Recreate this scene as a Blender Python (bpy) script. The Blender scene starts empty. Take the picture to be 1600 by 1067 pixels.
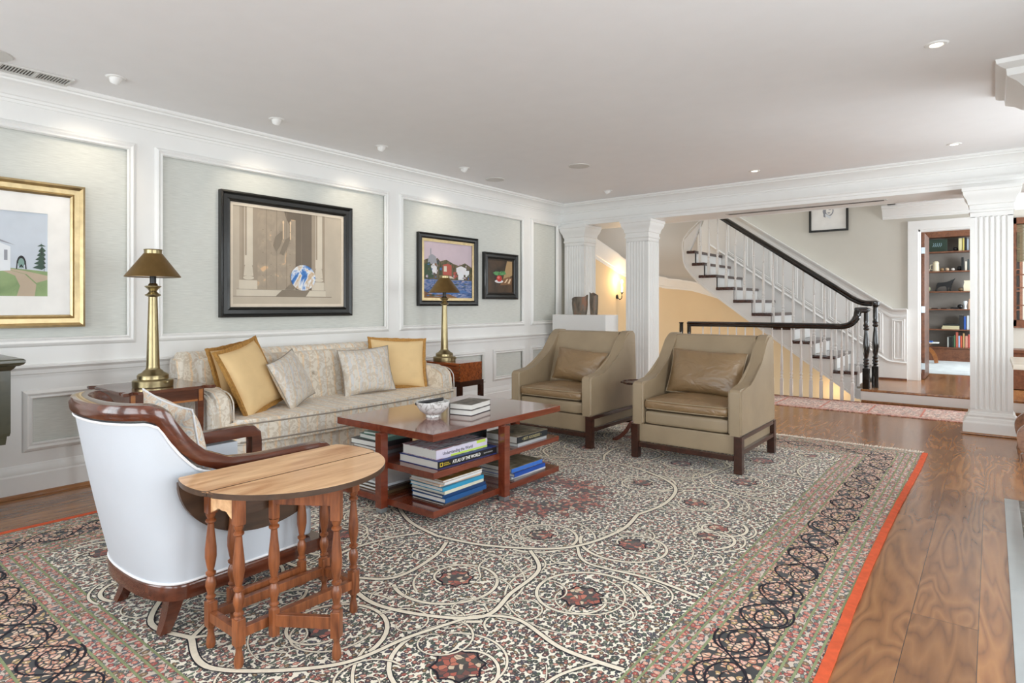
import bpy, bmesh, math, random
from mathutils import Vector, Matrix
random.seed(7)
PI = math.pi
SC = bpy.context.scene
COL = SC.collection

# ------------------------------------------------------------------ camera
cam_d = bpy.data.cameras.new('camera')
cam_d.sensor_width = 36.0
cam_d.sensor_fit = 'HORIZONTAL'
cam_d.lens = 950.6 / 1600 * 36.0
cam_d.shift_y = -56.5 / 1600
cam_d.clip_start = 0.05
cam = bpy.data.objects.new('camera', cam_d)
cam.location = (4.87, 0.0, 1.22)
cam.rotation_euler = (math.radians(90), 0, math.radians(38.27))
COL.objects.link(cam)
SC.camera = cam

# ------------------------------------------------------------------ colour management, world
SC.view_settings.view_transform = 'Standard'
SC.view_settings.look = 'None'
SC.view_settings.exposure = -0.24
SC.view_settings.gamma = 1.0
SC.view_settings.use_curve_mapping = False
SC.cycles.max_bounces = 7
SC.cycles.diffuse_bounces = 5
SC.cycles.glossy_bounces = 4
SC.cycles.transmission_bounces = 4
SC.cycles.caustics_reflective = False
SC.cycles.caustics_refractive = False
SC.cycles.sample_clamp_indirect = 4.0
SC.cycles.use_denoising = True
w = bpy.data.worlds.new('daylight')
SC.world = w
w.use_nodes = True
w.node_tree.nodes['Background'].inputs[0].default_value = (0.86, 0.93, 1.0, 1)
w.node_tree.nodes['Background'].inputs[1].default_value = 1.3

def light(name, kind, loc, rot=(0, 0, 0), power=10, col=(1, 1, 1), **kw):
    d = bpy.data.lights.new(name, kind)
    d.energy = power
    d.color = col
    for k, v in kw.items():
        setattr(d, k, v)
    o = bpy.data.objects.new(name, d)
    o.location = loc
    o.rotation_euler = rot
    COL.objects.link(o)
    return o
R = math.radians
# daylight falling in through the windows behind and beside the camera
DAY = (0.90, 0.965, 1.0)
for xx in (1.2, 3.4, 5.4):
    light('window_daylight', 'AREA', (xx, -2.45, 1.45), (R(114), 0, 0), 90, DAY, shape='RECTANGLE', size=1.6, size_y=2.0)
for yy, pw_ in ((0.2, 85), (2.4, 95), (5.9, 85)):
    light('window_daylight', 'AREA', (6.65, yy, 1.45), (R(104), 0, R(90)), pw_, DAY, shape='RECTANGLE', size=1.5, size_y=2.0)
light('window_daylight', 'AREA', (6.9, 9.3, 1.6), (R(90), 0, R(90)), 120, DAY, shape='RECTANGLE', size=1.6, size_y=1.9)
light('stair_skylight', 'AREA', (2.2, 9.3, 5.1), (0, 0, 0), 27, (1, 0.97, 0.93), shape='RECTANGLE', size=2.6, size_y=1.6)
light('study_window_daylight', 'AREA', (6.3, 12.8, 1.7), (R(90), 0, R(90)), 130, DAY, shape='RECTANGLE', size=1.6, size_y=1.6)

# ------------------------------------------------------------------ node helpers
def newmat(name):
    m = bpy.data.materials.new(name)
    m.use_nodes = True
    nt = m.node_tree
    return m, nt, nt.nodes['Principled BSDF']
def nd(nt, typ, **kw):
    n = nt.nodes.new(typ)
    for k, v in kw.items():
        if k.startswith('_'):
            n.inputs[k[1:]].default_value = v
        else:
            setattr(n, k, v)
    return n
def L(nt, a, b):
    nt.links.new(a, b)
def coords(nt, scale=(1, 1, 1), rot=(0, 0, 0), loc=(0, 0, 0), space='Object'):
    tc = nd(nt, 'ShaderNodeTexCoord')
    mp = nd(nt, 'ShaderNodeMapping')
    mp.inputs['Scale'].default_value = scale
    mp.inputs['Rotation'].default_value = rot
    mp.inputs['Location'].default_value = loc
    L(nt, tc.outputs[space], mp.inputs[0])
    return mp.outputs[0]
def ramp(nt, fac, stops, interp='LINEAR'):
    r = nd(nt, 'ShaderNodeValToRGB')
    cr = r.color_ramp
    cr.interpolation = interp
    while len(cr.elements) > 1:
        cr.elements.remove(cr.elements[-1])
    cr.elements[0].position = stops[0][0]
    cr.elements[0].color = (*stops[0][1], 1)
    for p, c in stops[1:]:
        e = cr.elements.new(p)
        e.color = (*c, 1)
    L(nt, fac, r.inputs[0])
    return r.outputs[0]
def mixc(nt, fac, a, b, mode='MIX'):
    m = nd(nt, 'ShaderNodeMix', data_type='RGBA', blend_type=mode)
    for i, v in ((0, fac), (6, a), (7, b)):
        if hasattr(v, 'is_output'):
            L(nt, v, m.inputs[i])
        elif i == 0:
            m.inputs[0].default_value = v
        else:
            m.inputs[i].default_value = (*v, 1)
    return m.outputs[2]
def math_(nt, op, a, b=0.0, c=None):
    m = nd(nt, 'ShaderNodeMath', operation=op)
    for i, v in enumerate((a, b) if c is None else (a, b, c)):
        if hasattr(v, 'is_output'):
            L(nt, v, m.inputs[i])
        else:
            m.inputs[i].default_value = v
    return m.outputs[0]
def bump(nt, p, h, strength=0.2, dist=0.01):
    b = nd(nt, 'ShaderNodeBump')
    b.inputs['Strength'].default_value = strength
    b.inputs['Distance'].default_value = dist
    L(nt, h, b.inputs['Height'])
    L(nt, b.outputs[0], p.inputs['Normal'])
def S(c):   # sRGB 0-255 -> linear
    return tuple(((v / 255) / 12.92 if v / 255 <= 0.04045 else ((v / 255 + 0.055) / 1.055) ** 2.4) for v in c)

def plain(name, rgb, rough=0.5, metal=0.0, var=0.06, nscale=6, bstr=0.0, bscale=80, coat=0.0, spec=0.5, emis=0.0, stretch=(1, 1, 1)):
    m, nt, p = newmat(name)
    c = S(rgb)
    n = nd(nt, 'ShaderNodeTexNoise', _Scale=nscale, _Detail=3.0)
    L(nt, coords(nt, stretch), n.inputs['Vector'])
    lo = tuple(x * (1 - var) for x in c)
    hi = tuple(min(1, x * (1 + var)) for x in c)
    L(nt, ramp(nt, n.outputs['Fac'], [(0.3, lo), (0.7, hi)]), p.inputs['Base Color'])
    p.inputs['Roughness'].default_value = rough
    p.inputs['Metallic'].default_value = metal
    p.inputs['Coat Weight'].default_value = coat
    p.inputs['Coat Roughness'].default_value = 0.1
    p.inputs['Specular IOR Level'].default_value = spec
    if emis:
        p.inputs['Emission Color'].default_value = (*c, 1)
        p.inputs['Emission Strength'].default_value = emis
    if bstr:
        n2 = nd(nt, 'ShaderNodeTexNoise', _Scale=bscale, _Detail=4.0)
        L(nt, coords(nt, stretch), n2.inputs['Vector'])
        bump(nt, p, n2.outputs['Fac'], bstr, 0.004)
    return m

def wood(name, dark, light_, rough=0.3, coat=0.3, scale=6, axis='Y', grain=0.8):
    m, nt, p = newmat(name)
    st = {'X': (0.12, 1, 1), 'Y': (1, 0.12, 1), 'Z': (1, 1, 0.12)}[axis]
    v = coords(nt, tuple(s * scale for s in st))
    n = nd(nt, 'ShaderNodeTexNoise', _Scale=3.0, _Detail=6.0, _Distortion=1.2)
    L(nt, v, n.inputs['Vector'])
    n2 = nd(nt, 'ShaderNodeTexNoise', _Scale=22.0, _Detail=2.0)
    L(nt, v, n2.inputs['Vector'])
    f = math_(nt, 'ADD', math_(nt, 'MULTIPLY', n.outputs['Fac'], grain), math_(nt, 'MULTIPLY', n2.outputs['Fac'], 1 - grain))
    L(nt, ramp(nt, f, [(0.3, S(dark)), (0.7, S(light_))]), p.inputs['Base Color'])
    p.inputs['Roughness'].default_value = rough
    p.inputs['Coat Weight'].default_value = coat
    p.inputs['Coat Roughness'].default_value = 0.08
    bump(nt, p, n2.outputs['Fac'], 0.05, 0.002)
    return m

M = {}
M['white'] = plain('white_paint', (236, 236, 234), 0.38, var=0.01)
M['ceiling'] = plain('ceiling_paint', (240, 240, 241), 0.8, var=0.01)
M['mahog'] = wood('mahogany', (70, 26, 14), (118, 52, 28), 0.22, 0.5)
M['mahog_dark'] = wood('dark_mahogany', (38, 18, 12), (78, 38, 24), 0.25, 0.5)
M['walnut_rail'] = wood('polished_walnut', (62, 28, 18), (104, 54, 34), 0.22, 0.6)
M['espresso'] = wood('espresso_wood', (40, 22, 16), (74, 40, 28), 0.3, 0.3)
M['coffee'] = wood('coffee_table_wood', (96, 40, 24), (134, 64, 40), 0.16, 0.8, scale=5)
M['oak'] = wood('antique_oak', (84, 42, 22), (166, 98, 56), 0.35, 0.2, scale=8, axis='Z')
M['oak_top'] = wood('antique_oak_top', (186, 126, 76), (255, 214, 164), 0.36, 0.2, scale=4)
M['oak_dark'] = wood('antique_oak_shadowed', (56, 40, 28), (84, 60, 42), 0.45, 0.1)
M['inlay'] = wood('inlaid_satinwood', (150, 88, 40), (186, 120, 62), 0.3, 0.4)
M['endtop'] = wood('end_table_wood', (72, 38, 24), (112, 64, 42), 0.2, 0.6)
M['burl'] = wood('burl_wood', (80, 34, 14), (176, 92, 44), 0.25, 0.5, scale=16, axis='X')
M['study_wood'] = wood('study_wood', (92, 54, 34), (134, 84, 56), 0.45, 0.1)
M['shoe'] = wood('shoe_moulding_wood', (128, 84, 48), (180, 124, 74), 0.35, 0.2)
M['brass'] = plain('aged_brass', (156, 142, 108), 0.30, 1.0, 0.12, 14)
M['brass_shade'] = plain('brass_shade', (136, 110, 70), 0.36, 1.0, 0.12, 10)
M['gold'] = plain('gold_leaf', (180, 160, 122), 0.36, 0.9, 0.12, 20)
M['black_frame'] = plain('black_frame', (24, 24, 22), 0.38, 0, 0.3, 10, coat=0.15)
M['black_gloss'] = plain('black_gloss_paint', (10, 10, 11), 0.15, 0, 0.1, 8, coat=0.8)
M['chairwhite'] = plain('white_leather', (200, 206, 214), 0.5, var=0.015, bstr=0.05, bscale=160)
M['gimp'] = plain('white_piping', (240, 240, 242), 0.6)
M['taupe'] = plain('taupe_sateen', (156, 138, 112), 0.42, 0, 0.08, 5, bstr=0.12, bscale=260, spec=0.6)
M['taupe_cushion'] = plain('taupe_cushion_sateen', (138, 112, 80), 0.36, 0, 0.10, 5, bstr=0.12, bscale=260, spec=0.7)
M['gold_fabric'] = plain('gold_cotton', (232, 200, 148), 0.8, 0, 0.04, 8, bstr=0.2, bscale=300)
def add_creases(m, scale=7.0, strength=0.35):
    nt = m.node_tree; p = nt.nodes['Principled BSDF']
    n = nd(nt, 'ShaderNodeTexNoise', _Scale=scale, _Detail=2.0, _Distortion=0.8)
    L(nt, coords(nt, (1, 1, 1.6)), n.inputs['Vector'])
    bump(nt, p, n.outputs['Fac'], strength, 0.05)
add_creases(M['taupe_cushion']); add_creases(M['gold_fabric'], 5.0, 0.2)
M['fringe_gold'] = plain('gold_fringe', (176, 130, 66), 0.8, 0, 0.25, 70, bstr=0.5, bscale=200)
M['marble'] = None
M['cabinet'] = plain('dark_olive_lacquer', (66, 64, 48), 0.3, 0, 0.25, 12, coat=0.4)
M['paper'] = plain('book_pages', (232, 232, 226), 0.7, 0, 0.03, 40, stretch=(1, 1, 30))
M['orange'] = plain('orange_binding', (218, 92, 52), 0.85, 0, 0.12, 30, bstr=0.3, bscale=200)
M['fringe'] = plain('cream_fringe', (230, 218, 204), 0.9, 0, 0.12, 40)
M['steel'] = plain('brushed_steel', (190, 200, 206), 0.3, 0.9)
M['beige'] = plain('beige_plaster', (226, 204, 168), 0.8, 0, 0.02, 3)
M['greige'] = plain('warm_grey_plaster', (206, 202, 192), 0.8, 0, 0.015, 3)
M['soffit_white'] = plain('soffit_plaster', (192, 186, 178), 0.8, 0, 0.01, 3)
M['carpet'] = plain('pale_carpet', (206, 212, 214), 0.95, 0, 0.12, 8, bstr=0.4, bscale=120)
M['grey_back'] = plain('grey_cabinet_back', (136, 130, 124), 0.7, 0, 0.1, 3)
M['black'] = plain('black_plastic', (22, 22, 24), 0.4)
M['hearth'] = None
M['lampglow'] = plain('lamp_glow', (255, 236, 206), 0.5, emis=9.0)
M['bulb'] = plain('frosted_bulb', (255, 214, 150), 0.5, emis=40.0)
M['linen'] = plain('linen_mat', (226, 214, 196), 0.8, 0, 0.03, 30)
M['matboard'] = plain('white_matboard', (240, 238, 234), 0.8)
M['vent'] = plain('painted_metal_grille', (206, 204, 200), 0.5)
M['ventdark'] = plain('duct_shadow', (96, 92, 88), 0.8)
M['clay'] = None
M['cream_obj'] = plain('cream_ceramic', (226, 214, 186), 0.4)
M['rattan'] = plain('woven_shade', (112, 104, 78), 0.9, 0, 0.25, 30, stretch=(0.3, 1, 8))

def col(rgb, rough=0.45, **kw):
    k = 'c%d_%d_%d' % rgb
    if k not in M:
        M[k] = plain('tint_%d_%d_%d' % rgb, rgb, rough, var=0.05, **kw)
    return M[k]

def mk_grass():
    m, nt, p = newmat('grasscloth')
    v = coords(nt, (1, 4, 60))
    n = nd(nt, 'ShaderNodeTexNoise', _Scale=3.0, _Detail=4.0)
    L(nt, v, n.inputs['Vector'])
    L(nt, ramp(nt, n.outputs['Fac'], [(0.3, S((204, 206, 200))), (0.7, S((218, 220, 214)))]), p.inputs['Base Color'])
    p.inputs['Roughness'].default_value = 0.7
    bump(nt, p, n.outputs['Fac'], 0.1, 0.002)
    return m
M['grass'] = mk_grass()

def mk_floor():
    m, nt, p = newmat('wood_floor')
    v = coords(nt, rot=(0, 0, R(90)))
    br = nd(nt, 'ShaderNodeTexBrick', offset=0.37, squash=1.0)
    br.inputs['Scale'].default_value = 1.0
    br.inputs['Brick Width'].default_value = 2.1
    br.inputs['Row Height'].default_value = 0.21
    br.inputs['Mortar Size'].default_value = 0.0010
    br.inputs['Mortar Smooth'].default_value = 0.0
    br.inputs['Bias'].default_value = 0.0
    br.inputs['Color1'].default_value = (0, 0, 0, 1)
    br.inputs['Color2'].default_value = (1, 1, 1, 1)
    br.inputs['Mortar'].default_value = (0.5, 0.5, 0.5, 1)
    L(nt, v, br.inputs['Vector'])
    sep = nd(nt, 'ShaderNodeSeparateColor')
    L(nt, br.outputs['Color'], sep.inputs[0])
    # per-plank offset of the grain
    tc = nd(nt, 'ShaderNodeTexCoord')
    cmb = nd(nt, 'ShaderNodeCombineXYZ')
    L(nt, math_(nt, 'MULTIPLY', sep.outputs[0], 7.0), cmb.inputs[0])
    L(nt, math_(nt, 'MULTIPLY', sep.outputs[0], 13.0), cmb.inputs[1])
    add = nd(nt, 'ShaderNodeVectorMath', operation='ADD')
    L(nt, tc.outputs['Object'], add.inputs[0])
    L(nt, cmb.outputs[0], add.inputs[1])
    mp = nd(nt, 'ShaderNodeMapping')
    mp.inputs['Scale'].default_value = (4.0, 0.6, 1)
    L(nt, add.outputs[0], mp.inputs[0])
    n = nd(nt, 'ShaderNodeTexNoise', _Scale=1.3, _Detail=2.0, _Distortion=0.6)
    L(nt, mp.outputs[0], n.inputs['Vector'])
    rings = math_(nt, 'FRACT', math_(nt, 'MULTIPLY', n.outputs['Fac'], 11.0))
    rings = math_(nt, 'ABSOLUTE', math_(nt, 'SUBTRACT', rings, 0.5))
    n2 = nd(nt, 'ShaderNodeTexNoise', _Scale=14.0, _Detail=4.0)
    L(nt, mp.outputs[0], n2.inputs['Vector'])
    f = math_(nt, 'ADD', math_(nt, 'MULTIPLY', rings, 0.7), math_(nt, 'MULTIPLY', n2.outputs['Fac'], 0.26))
    g = ramp(nt, f, [(0.04, S((116, 74, 42))), (0.2, S((156, 104, 60))), (0.5, S((184, 130, 80)))])
    tint = ramp(nt, sep.outputs[0], [(0, (0.66, 0.64, 0.63)), (0.5, (0.84, 0.82, 0.80)), (1, (1.02, 0.98, 0.93))])
    c = mixc(nt, 1.0, g, tint, 'MULTIPLY')
    c = mixc(nt, br.outputs['Fac'], c, S((34, 22, 18)))
    L(nt, c, p.inputs['Base Color'])
    L(nt, ramp(nt, n2.outputs['Fac'], [(0.3, (0.21,) * 3), (0.8, (0.25,) * 3)]), p.inputs['Roughness'])
    p.inputs['Coat Weight'].default_value = 0.25
    p.inputs['Coat Roughness'].default_value = 0.15
    bump(nt, p, math_(nt, 'SUBTRACT', 0.0, br.outputs['Fac']), 0.12, 0.002)
    return m
M['floor'] = mk_floor()

def mk_rug(name, ground, palette, vein, cell=30.0, r=0.36, leaf=None, small=True, leafn=0.6):
    """little outlined flowers and leaves scattered on a ground colour"""
    m, nt, p = newmat(name)
    tc = coords(nt)
    wn = nd(nt, 'ShaderNodeTexNoise', _Scale=9.0, _Detail=2.0)
    L(nt, tc, wn.inputs['Vector'])
    wv = nd(nt, 'ShaderNodeVectorMath', operation='MULTIPLY_ADD')
    L(nt, wn.outputs['Color'], wv.inputs[0])
    wv.inputs[1].default_value = (0.05, 0.05, 0)
    L(nt, tc, wv.inputs[2])
    v = wv.outputs[0]
    def layer(scale, rr, pal, seed, stretch=1.0):
        mp = nd(nt, 'ShaderNodeMapping')
        mp.inputs['Scale'].default_value = (1, stretch, 0)
        mp.inputs['Location'].default_value = (seed, seed * 0.7, 0)
        L(nt, v, mp.inputs[0])
        vo = nd(nt, 'ShaderNodeTexVoronoi', voronoi_dimensions='2D', feature='F1')
        vo.inputs['Scale'].default_value = scale
        vo.inputs['Randomness'].default_value = 0.8
        L(nt, mp.outputs[0], vo.inputs['Vector'])
        pn = nd(nt, 'ShaderNodeTexNoise', _Scale=scale * 3.2, _Detail=1.0)
        L(nt, mp.outputs[0], pn.inputs['Vector'])
        d = math_(nt, 'ADD', vo.outputs['Distance'], math_(nt, 'MULTIPLY', math_(nt, 'SUBTRACT', pn.outputs['Fac'], 0.5), 0.42))
        sp = nd(nt, 'ShaderNodeSeparateColor')
        L(nt, vo.outputs['Color'], sp.inputs[0])
        k = len(pal)
        pc = ramp(nt, sp.outputs[0], [(i / k, S(c)) for i, c in enumerate(pal)], 'CONSTANT')
        inside = math_(nt, 'LESS_THAN', d, rr)
        outl = math_(nt, 'LESS_THAN', d, rr + 0.1)
        centre = math_(nt, 'LESS_THAN', d, 0.11)
        return inside, outl, centre, pc
    c = ground if hasattr(ground, 'is_output') else S(ground)
    if leaf:
        i, o, ce, pc = layer(cell * 1.25, 0.27, leaf, 3.3, 0.7)
        c = mixc(nt, o, c, S(vein))
        c = mixc(nt, i, c, pc)
    i, o, ce, pc = layer(cell, r, palette, 0.0)
    c = mixc(nt, o, c, S(vein))
    c = mixc(nt, i, c, pc)
    c = mixc(nt, math_(nt, 'MULTIPLY', ce, 0.55), c, S((226, 206, 176)))
    L(nt, c, p.inputs['Base Color'])
    p.inputs['Roughness'].default_value = 0.85
    p.inputs['Sheen Weight'].default_value = 0.25
    bn = nd(nt, 'ShaderNodeTexNoise', _Scale=400.0)
    L(nt, tc, bn.inputs['Vector'])
    bump(nt, p, bn.outputs['Fac'], 0.2, 0.003)
    return m
def mk_cells(name, palette, vein, scale, edge, accent=None):
    """close-packed irregular petals with a contrasting outline"""
    m, nt, p = newmat(name)
    tc = coords(nt)
    wn = nd(nt, 'ShaderNodeTexNoise', _Scale=18.0, _Detail=2.0)
    L(nt, tc, wn.inputs['Vector'])
    wv = nd(nt, 'ShaderNodeVectorMath', operation='MULTIPLY_ADD')
    L(nt, wn.outputs['Color'], wv.inputs[0]); wv.inputs[1].default_value = (0.03, 0.03, 0); L(nt, tc, wv.inputs[2])
    outs = []
    for feat in ('F1', 'DISTANCE_TO_EDGE'):
        vo = nd(nt, 'ShaderNodeTexVoronoi', voronoi_dimensions='2D', feature=feat)
        vo.inputs['Scale'].default_value = scale; vo.inputs['Randomness'].default_value = 0.9
        L(nt, wv.outputs[0], vo.inputs['Vector']); outs.append(vo)
    sp = nd(nt, 'ShaderNodeSeparateColor'); L(nt, outs[0].outputs['Color'], sp.inputs[0])
    k = len(palette)
    c = ramp(nt, sp.outputs[0], [(i / k, S(q)) for i, q in enumerate(palette)], 'CONSTANT')
    if accent: c = mixc(nt, math_(nt, 'LESS_THAN', outs[0].outputs['Distance'], 0.16), c, S(accent))
    # some cells are left as ground
    ground = math_(nt, 'GREATER_THAN', sp.outputs[1], 0.80)
    e = math_(nt, 'MAXIMUM', math_(nt, 'LESS_THAN', outs[1].outputs['Distance'], edge), ground)
    c = mixc(nt, e, c, S(vein))
    L(nt, c, p.inputs['Base Color'])
    p.inputs['Roughness'].default_value = 0.85
    p.inputs['Sheen Weight'].default_value = 0.25
    return m
M['rug_field'] = mk_rug('rug_field', (244, 236, 218), [(96, 32, 30), (30, 16, 20), (118, 84, 36), (156, 70, 52), (38, 50, 36), (192, 126, 108), (54, 44, 66), (118, 48, 36)], (18, 12, 14), 42, 0.31, leaf=[(60, 80, 54), (92, 108, 84), (52, 60, 66), (84, 50, 42)])
M['rug_guard'] = mk_rug('rug_guard', (206, 190, 174), [(206, 110, 90), (168, 62, 50), (216, 156, 136), (124, 90, 46), (190, 96, 80)], (64, 50, 50), 36, 0.36, leaf=[(84, 96, 76), (120, 132, 124), (78, 84, 96)])
M['rug_main'] = mk_cells('rug_main', [(222, 170, 140), (206, 146, 112), (226, 194, 166), (184, 150, 92), (212, 158, 140), (196, 128, 100)], (12, 8, 14), 46, 0.125, (238, 212, 186))
M['rug_rust'] = mk_cells('rug_rust', [(168, 74, 48), (140, 54, 36), (104, 48, 34), (190, 104, 76), (60, 56, 40), (214, 190, 160)], (44, 24, 22), 46, 0.07)
M['rug_cream'] = plain('rug_cream', (240, 230, 210), 0.85, 0, 0.06, 60)
M['rug_green'] = plain('rug_green_line', (142, 152, 112), 0.85, 0, 0.12, 60)
M['rug_navy'] = plain('rug_navy', (24, 20, 34), 0.85, 0, 0.2, 60)
M['rug_pink'] = mk_rug('runner_weave', (232, 206, 192), [(214, 158, 140), (192, 136, 122), (222, 192, 176), (138, 120, 112)], (176, 134, 122), 22, 0.36, leaf=[(136, 120, 108), (190, 150, 130)])
M['rug_pinkline'] = plain('runner_line', (206, 132, 116), 0.85)

def mk_marble():
    m, nt, p = newmat('veined_marble')
    n = nd(nt, 'ShaderNodeTexNoise', _Scale=14.0, _Detail=5.0, _Distortion=1.6)
    L(nt, coords(nt), n.inputs['Vector'])
    L(nt, ramp(nt, n.outputs['Fac'], [(0.44, S((236, 236, 234))), (0.5, S((170, 168, 164))), (0.54, S((232, 232, 230)))]), p.inputs['Base Color'])
    p.inputs['Roughness'].default_value = 0.15
    return m
M['marble'] = mk_marble()
def mk_hearth():
    m, nt, p = newmat('dark_hearth_marble')
    n = nd(nt, 'ShaderNodeTexNoise', _Scale=3.0, _Detail=8.0, _Distortion=2.0)
    L(nt, coords(nt), n.inputs['Vector'])
    L(nt, ramp(nt, n.outputs['Fac'], [(0.4, S((70, 76, 70))), (0.55, S((104, 108, 100))), (0.6, S((170, 172, 166))), (0.63, S((90, 94, 88)))]), p.inputs['Base Color'])
    p.inputs['Roughness'].default_value = 0.1
    return m
M['hearth'] = mk_hearth()
def mk_clay():
    m, nt, p = newmat('raku_clay')
    n = nd(nt, 'ShaderNodeTexNoise', _Scale=9.0, _Detail=4.0, _Distortion=0.8)
    L(nt, coords(nt, (1, 1, 0.4)), n.inputs['Vector'])
    L(nt, ramp(nt, n.outputs['Fac'], [(0.3, S((70, 62, 54))), (0.5, S((124, 112, 98))), (0.62, S((150, 106, 80))), (0.75, S((96, 90, 78)))]), p.inputs['Base Color'])
    p.inputs['Roughness'].default_value = 0.5
    return m
M['clay'] = mk_clay()

def mk_sofa(name, a, b, c, freq):
    """damask stripes running across the sofa (constant along Y bands)"""
    m, nt, p = newmat(name)
    tc = nd(nt, 'ShaderNodeTexCoord')
    sp = nd(nt, 'ShaderNodeSeparateXYZ')
    L(nt, tc.outputs['Object'], sp.inputs[0])
    n = nd(nt, 'ShaderNodeTexNoise', _Scale=12.0, _Detail=3.0, _Distortion=1.0)
    L(nt, tc.outputs['Object'], n.inputs['Vector'])
    yy = math_(nt, 'ADD', sp.outputs[1], math_(nt, 'MULTIPLY', n.outputs['Fac'], 0.03))
    s = math_(nt, 'FRACT', math_(nt, 'MULTIPLY', yy, freq))
    base = ramp(nt, s, [(0.0, S(a)), (0.42, S(a)), (0.46, S(b)), (0.54, S(b)), (0.58, S(c)), (0.92, S(c)), (0.96, S(b))])
    blot = nd(nt, 'ShaderNodeTexNoise', _Scale=17.0, _Detail=2.0, _Distortion=2.0)
    L(nt, tc.outputs['Object'], blot.inputs['Vector'])
    k = ramp(nt, blot.outputs['Fac'], [(0.5, (0, 0, 0)), (0.53, (1, 1, 1))])
    cc = mixc(nt, math_(nt, 'MULTIPLY', k, 0.55), base, S((196, 178, 154)))
    L(nt, cc, p.inputs['Base Color'])
    p.inputs['Roughness'].default_value = 0.45
    p.inputs['Sheen Weight'].default_value = 0.2
    return m
M['sofa'] = mk_sofa('sofa_damask', (232, 222, 206), (236, 210, 176), (222, 216, 206), 7.0)
M['sofa_pillow'] = mk_sofa('pillow_damask', (214, 208, 198), (228, 208, 182), (206, 204, 202), 14.0)
M['sofa_piping'] = plain('sofa_piping', (150, 140, 128), 0.6)

def mk_floral():
    m, nt, p = newmat('floral_cotton')
    n = nd(nt, 'ShaderNodeTexNoise', _Scale=16.0, _Detail=3.0, _Distortion=2.0)
    L(nt, coords(nt), n.inputs['Vector'])
    L(nt, ramp(nt, n.outputs['Fac'], [(0.4, S((234, 224, 208))), (0.5, S((220, 190, 160))), (0.54, S((234, 226, 214))), (0.7, S((176, 182, 186)))]), p.inputs['Base Color'])
    p.inputs['Roughness'].default_value = 0.8
    return m
M['floral'] = mk_floral()

def mk_blotch(name, stops, scale=8, dist=1.0, stretch=(1, 1, 1), detail=4.0, rough=0.55):
    m, nt, p = newmat(name)
    n = nd(nt, 'ShaderNodeTexNoise', _Scale=scale, _Detail=detail, _Distortion=dist)
    L(nt, coords(nt, stretch), n.inputs['Vector'])
    L(nt, ramp(nt, n.outputs['Fac'], [(a, S(c)) for a, c in stops]), p.inputs['Base Color'])
    p.inputs['Roughness'].default_value = rough
    return m
M['earth'] = mk_blotch('painted_planet', [(0.36, (30, 84, 160)), (0.46, (70, 130, 200)), (0.52, (236, 240, 244)), (0.6, (200, 170, 130)), (0.68, (240, 240, 240))], 5, 1.2)
M['dappled'] = mk_blotch('painted_door', [(0.45, (166, 152, 134)), (0.62, (178, 162, 142)), (0.68, (222, 186, 146))], 10, 0.6)
M['sea'] = mk_blotch('painted_water', [(0.3, (40, 60, 110)), (0.45, (70, 104, 160)), (0.55, (150, 156, 190)), (0.62, (60, 100, 150)), (0.75, (180, 160, 160))], 6, 1.0, (1, 1.2, 5))
M['village'] = mk_blotch('painted_trees', [(0.3, (36, 44, 34)), (0.45, (74, 74, 44)), (0.55, (110, 92, 66)), (0.7, (52, 60, 70))], 14, 1.0, (1, 1, 0.6))
M['darkstill'] = mk_blotch('painted_dark_ground', [(0.35, (48, 36, 26)), (0.6, (86, 64, 42))], 4, 0.4)
M['meadow'] = mk_blotch('painted_meadow', [(0.3, (120, 144, 96)), (0.6, (150, 170, 120))], 6, 0.3)
M['foliage'] = mk_blotch('painted_leaves', [(0.35, (50, 110, 60)), (0.6, (100, 160, 100))], 30, 0.6)
M['coverphoto'] = mk_blotch('cover_photo', [(0.3, (60, 70, 64)), (0.5, (130, 120, 96)), (0.7, (170, 160, 140))], 9, 1.5)
M['coverphoto2'] = mk_blotch('cover_landscape', [(0.3, (70, 90, 40)), (0.5, (160, 110, 50)), (0.7, (200, 190, 170))], 8, 1.5, (1, 2, 1))
M['coverstripe'] = mk_blotch('cover_stripes', [(0.35, (40, 50, 70)), (0.45, (220, 220, 225)), (0.55, (150, 60, 70)), (0.6, (230, 230, 235)), (0.7, (60, 80, 110))], 12, 0.2, (4, 0.4, 1))
M['coverbw'] = mk_blotch('cover_black_and_white_photo', [(0.35, (70, 66, 60)), (0.6, (120, 114, 104)), (0.7, (196, 192, 184))], 9, 1.0)
def mk_glass():
    m, nt, p = newmat('window_glass')
    out = nt.nodes['Material Output']
    tr = nd(nt, 'ShaderNodeBsdfTransparent')
    gl = nd(nt, 'ShaderNodeBsdfGlossy')
    gl.inputs['Roughness'].default_value = 0.02
    fr = nd(nt, 'ShaderNodeFresnel')
    fr.inputs['IOR'].default_value = 1.3
    mx = nd(nt, 'ShaderNodeMixShader')
    L(nt, fr.outputs[0], mx.inputs[0]); L(nt, tr.outputs[0], mx.inputs[1]); L(nt, gl.outputs[0], mx.inputs[2])
    L(nt, mx.outputs[0], out.inputs['Surface'])
    return m
M['glass'] = mk_glass()

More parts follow.
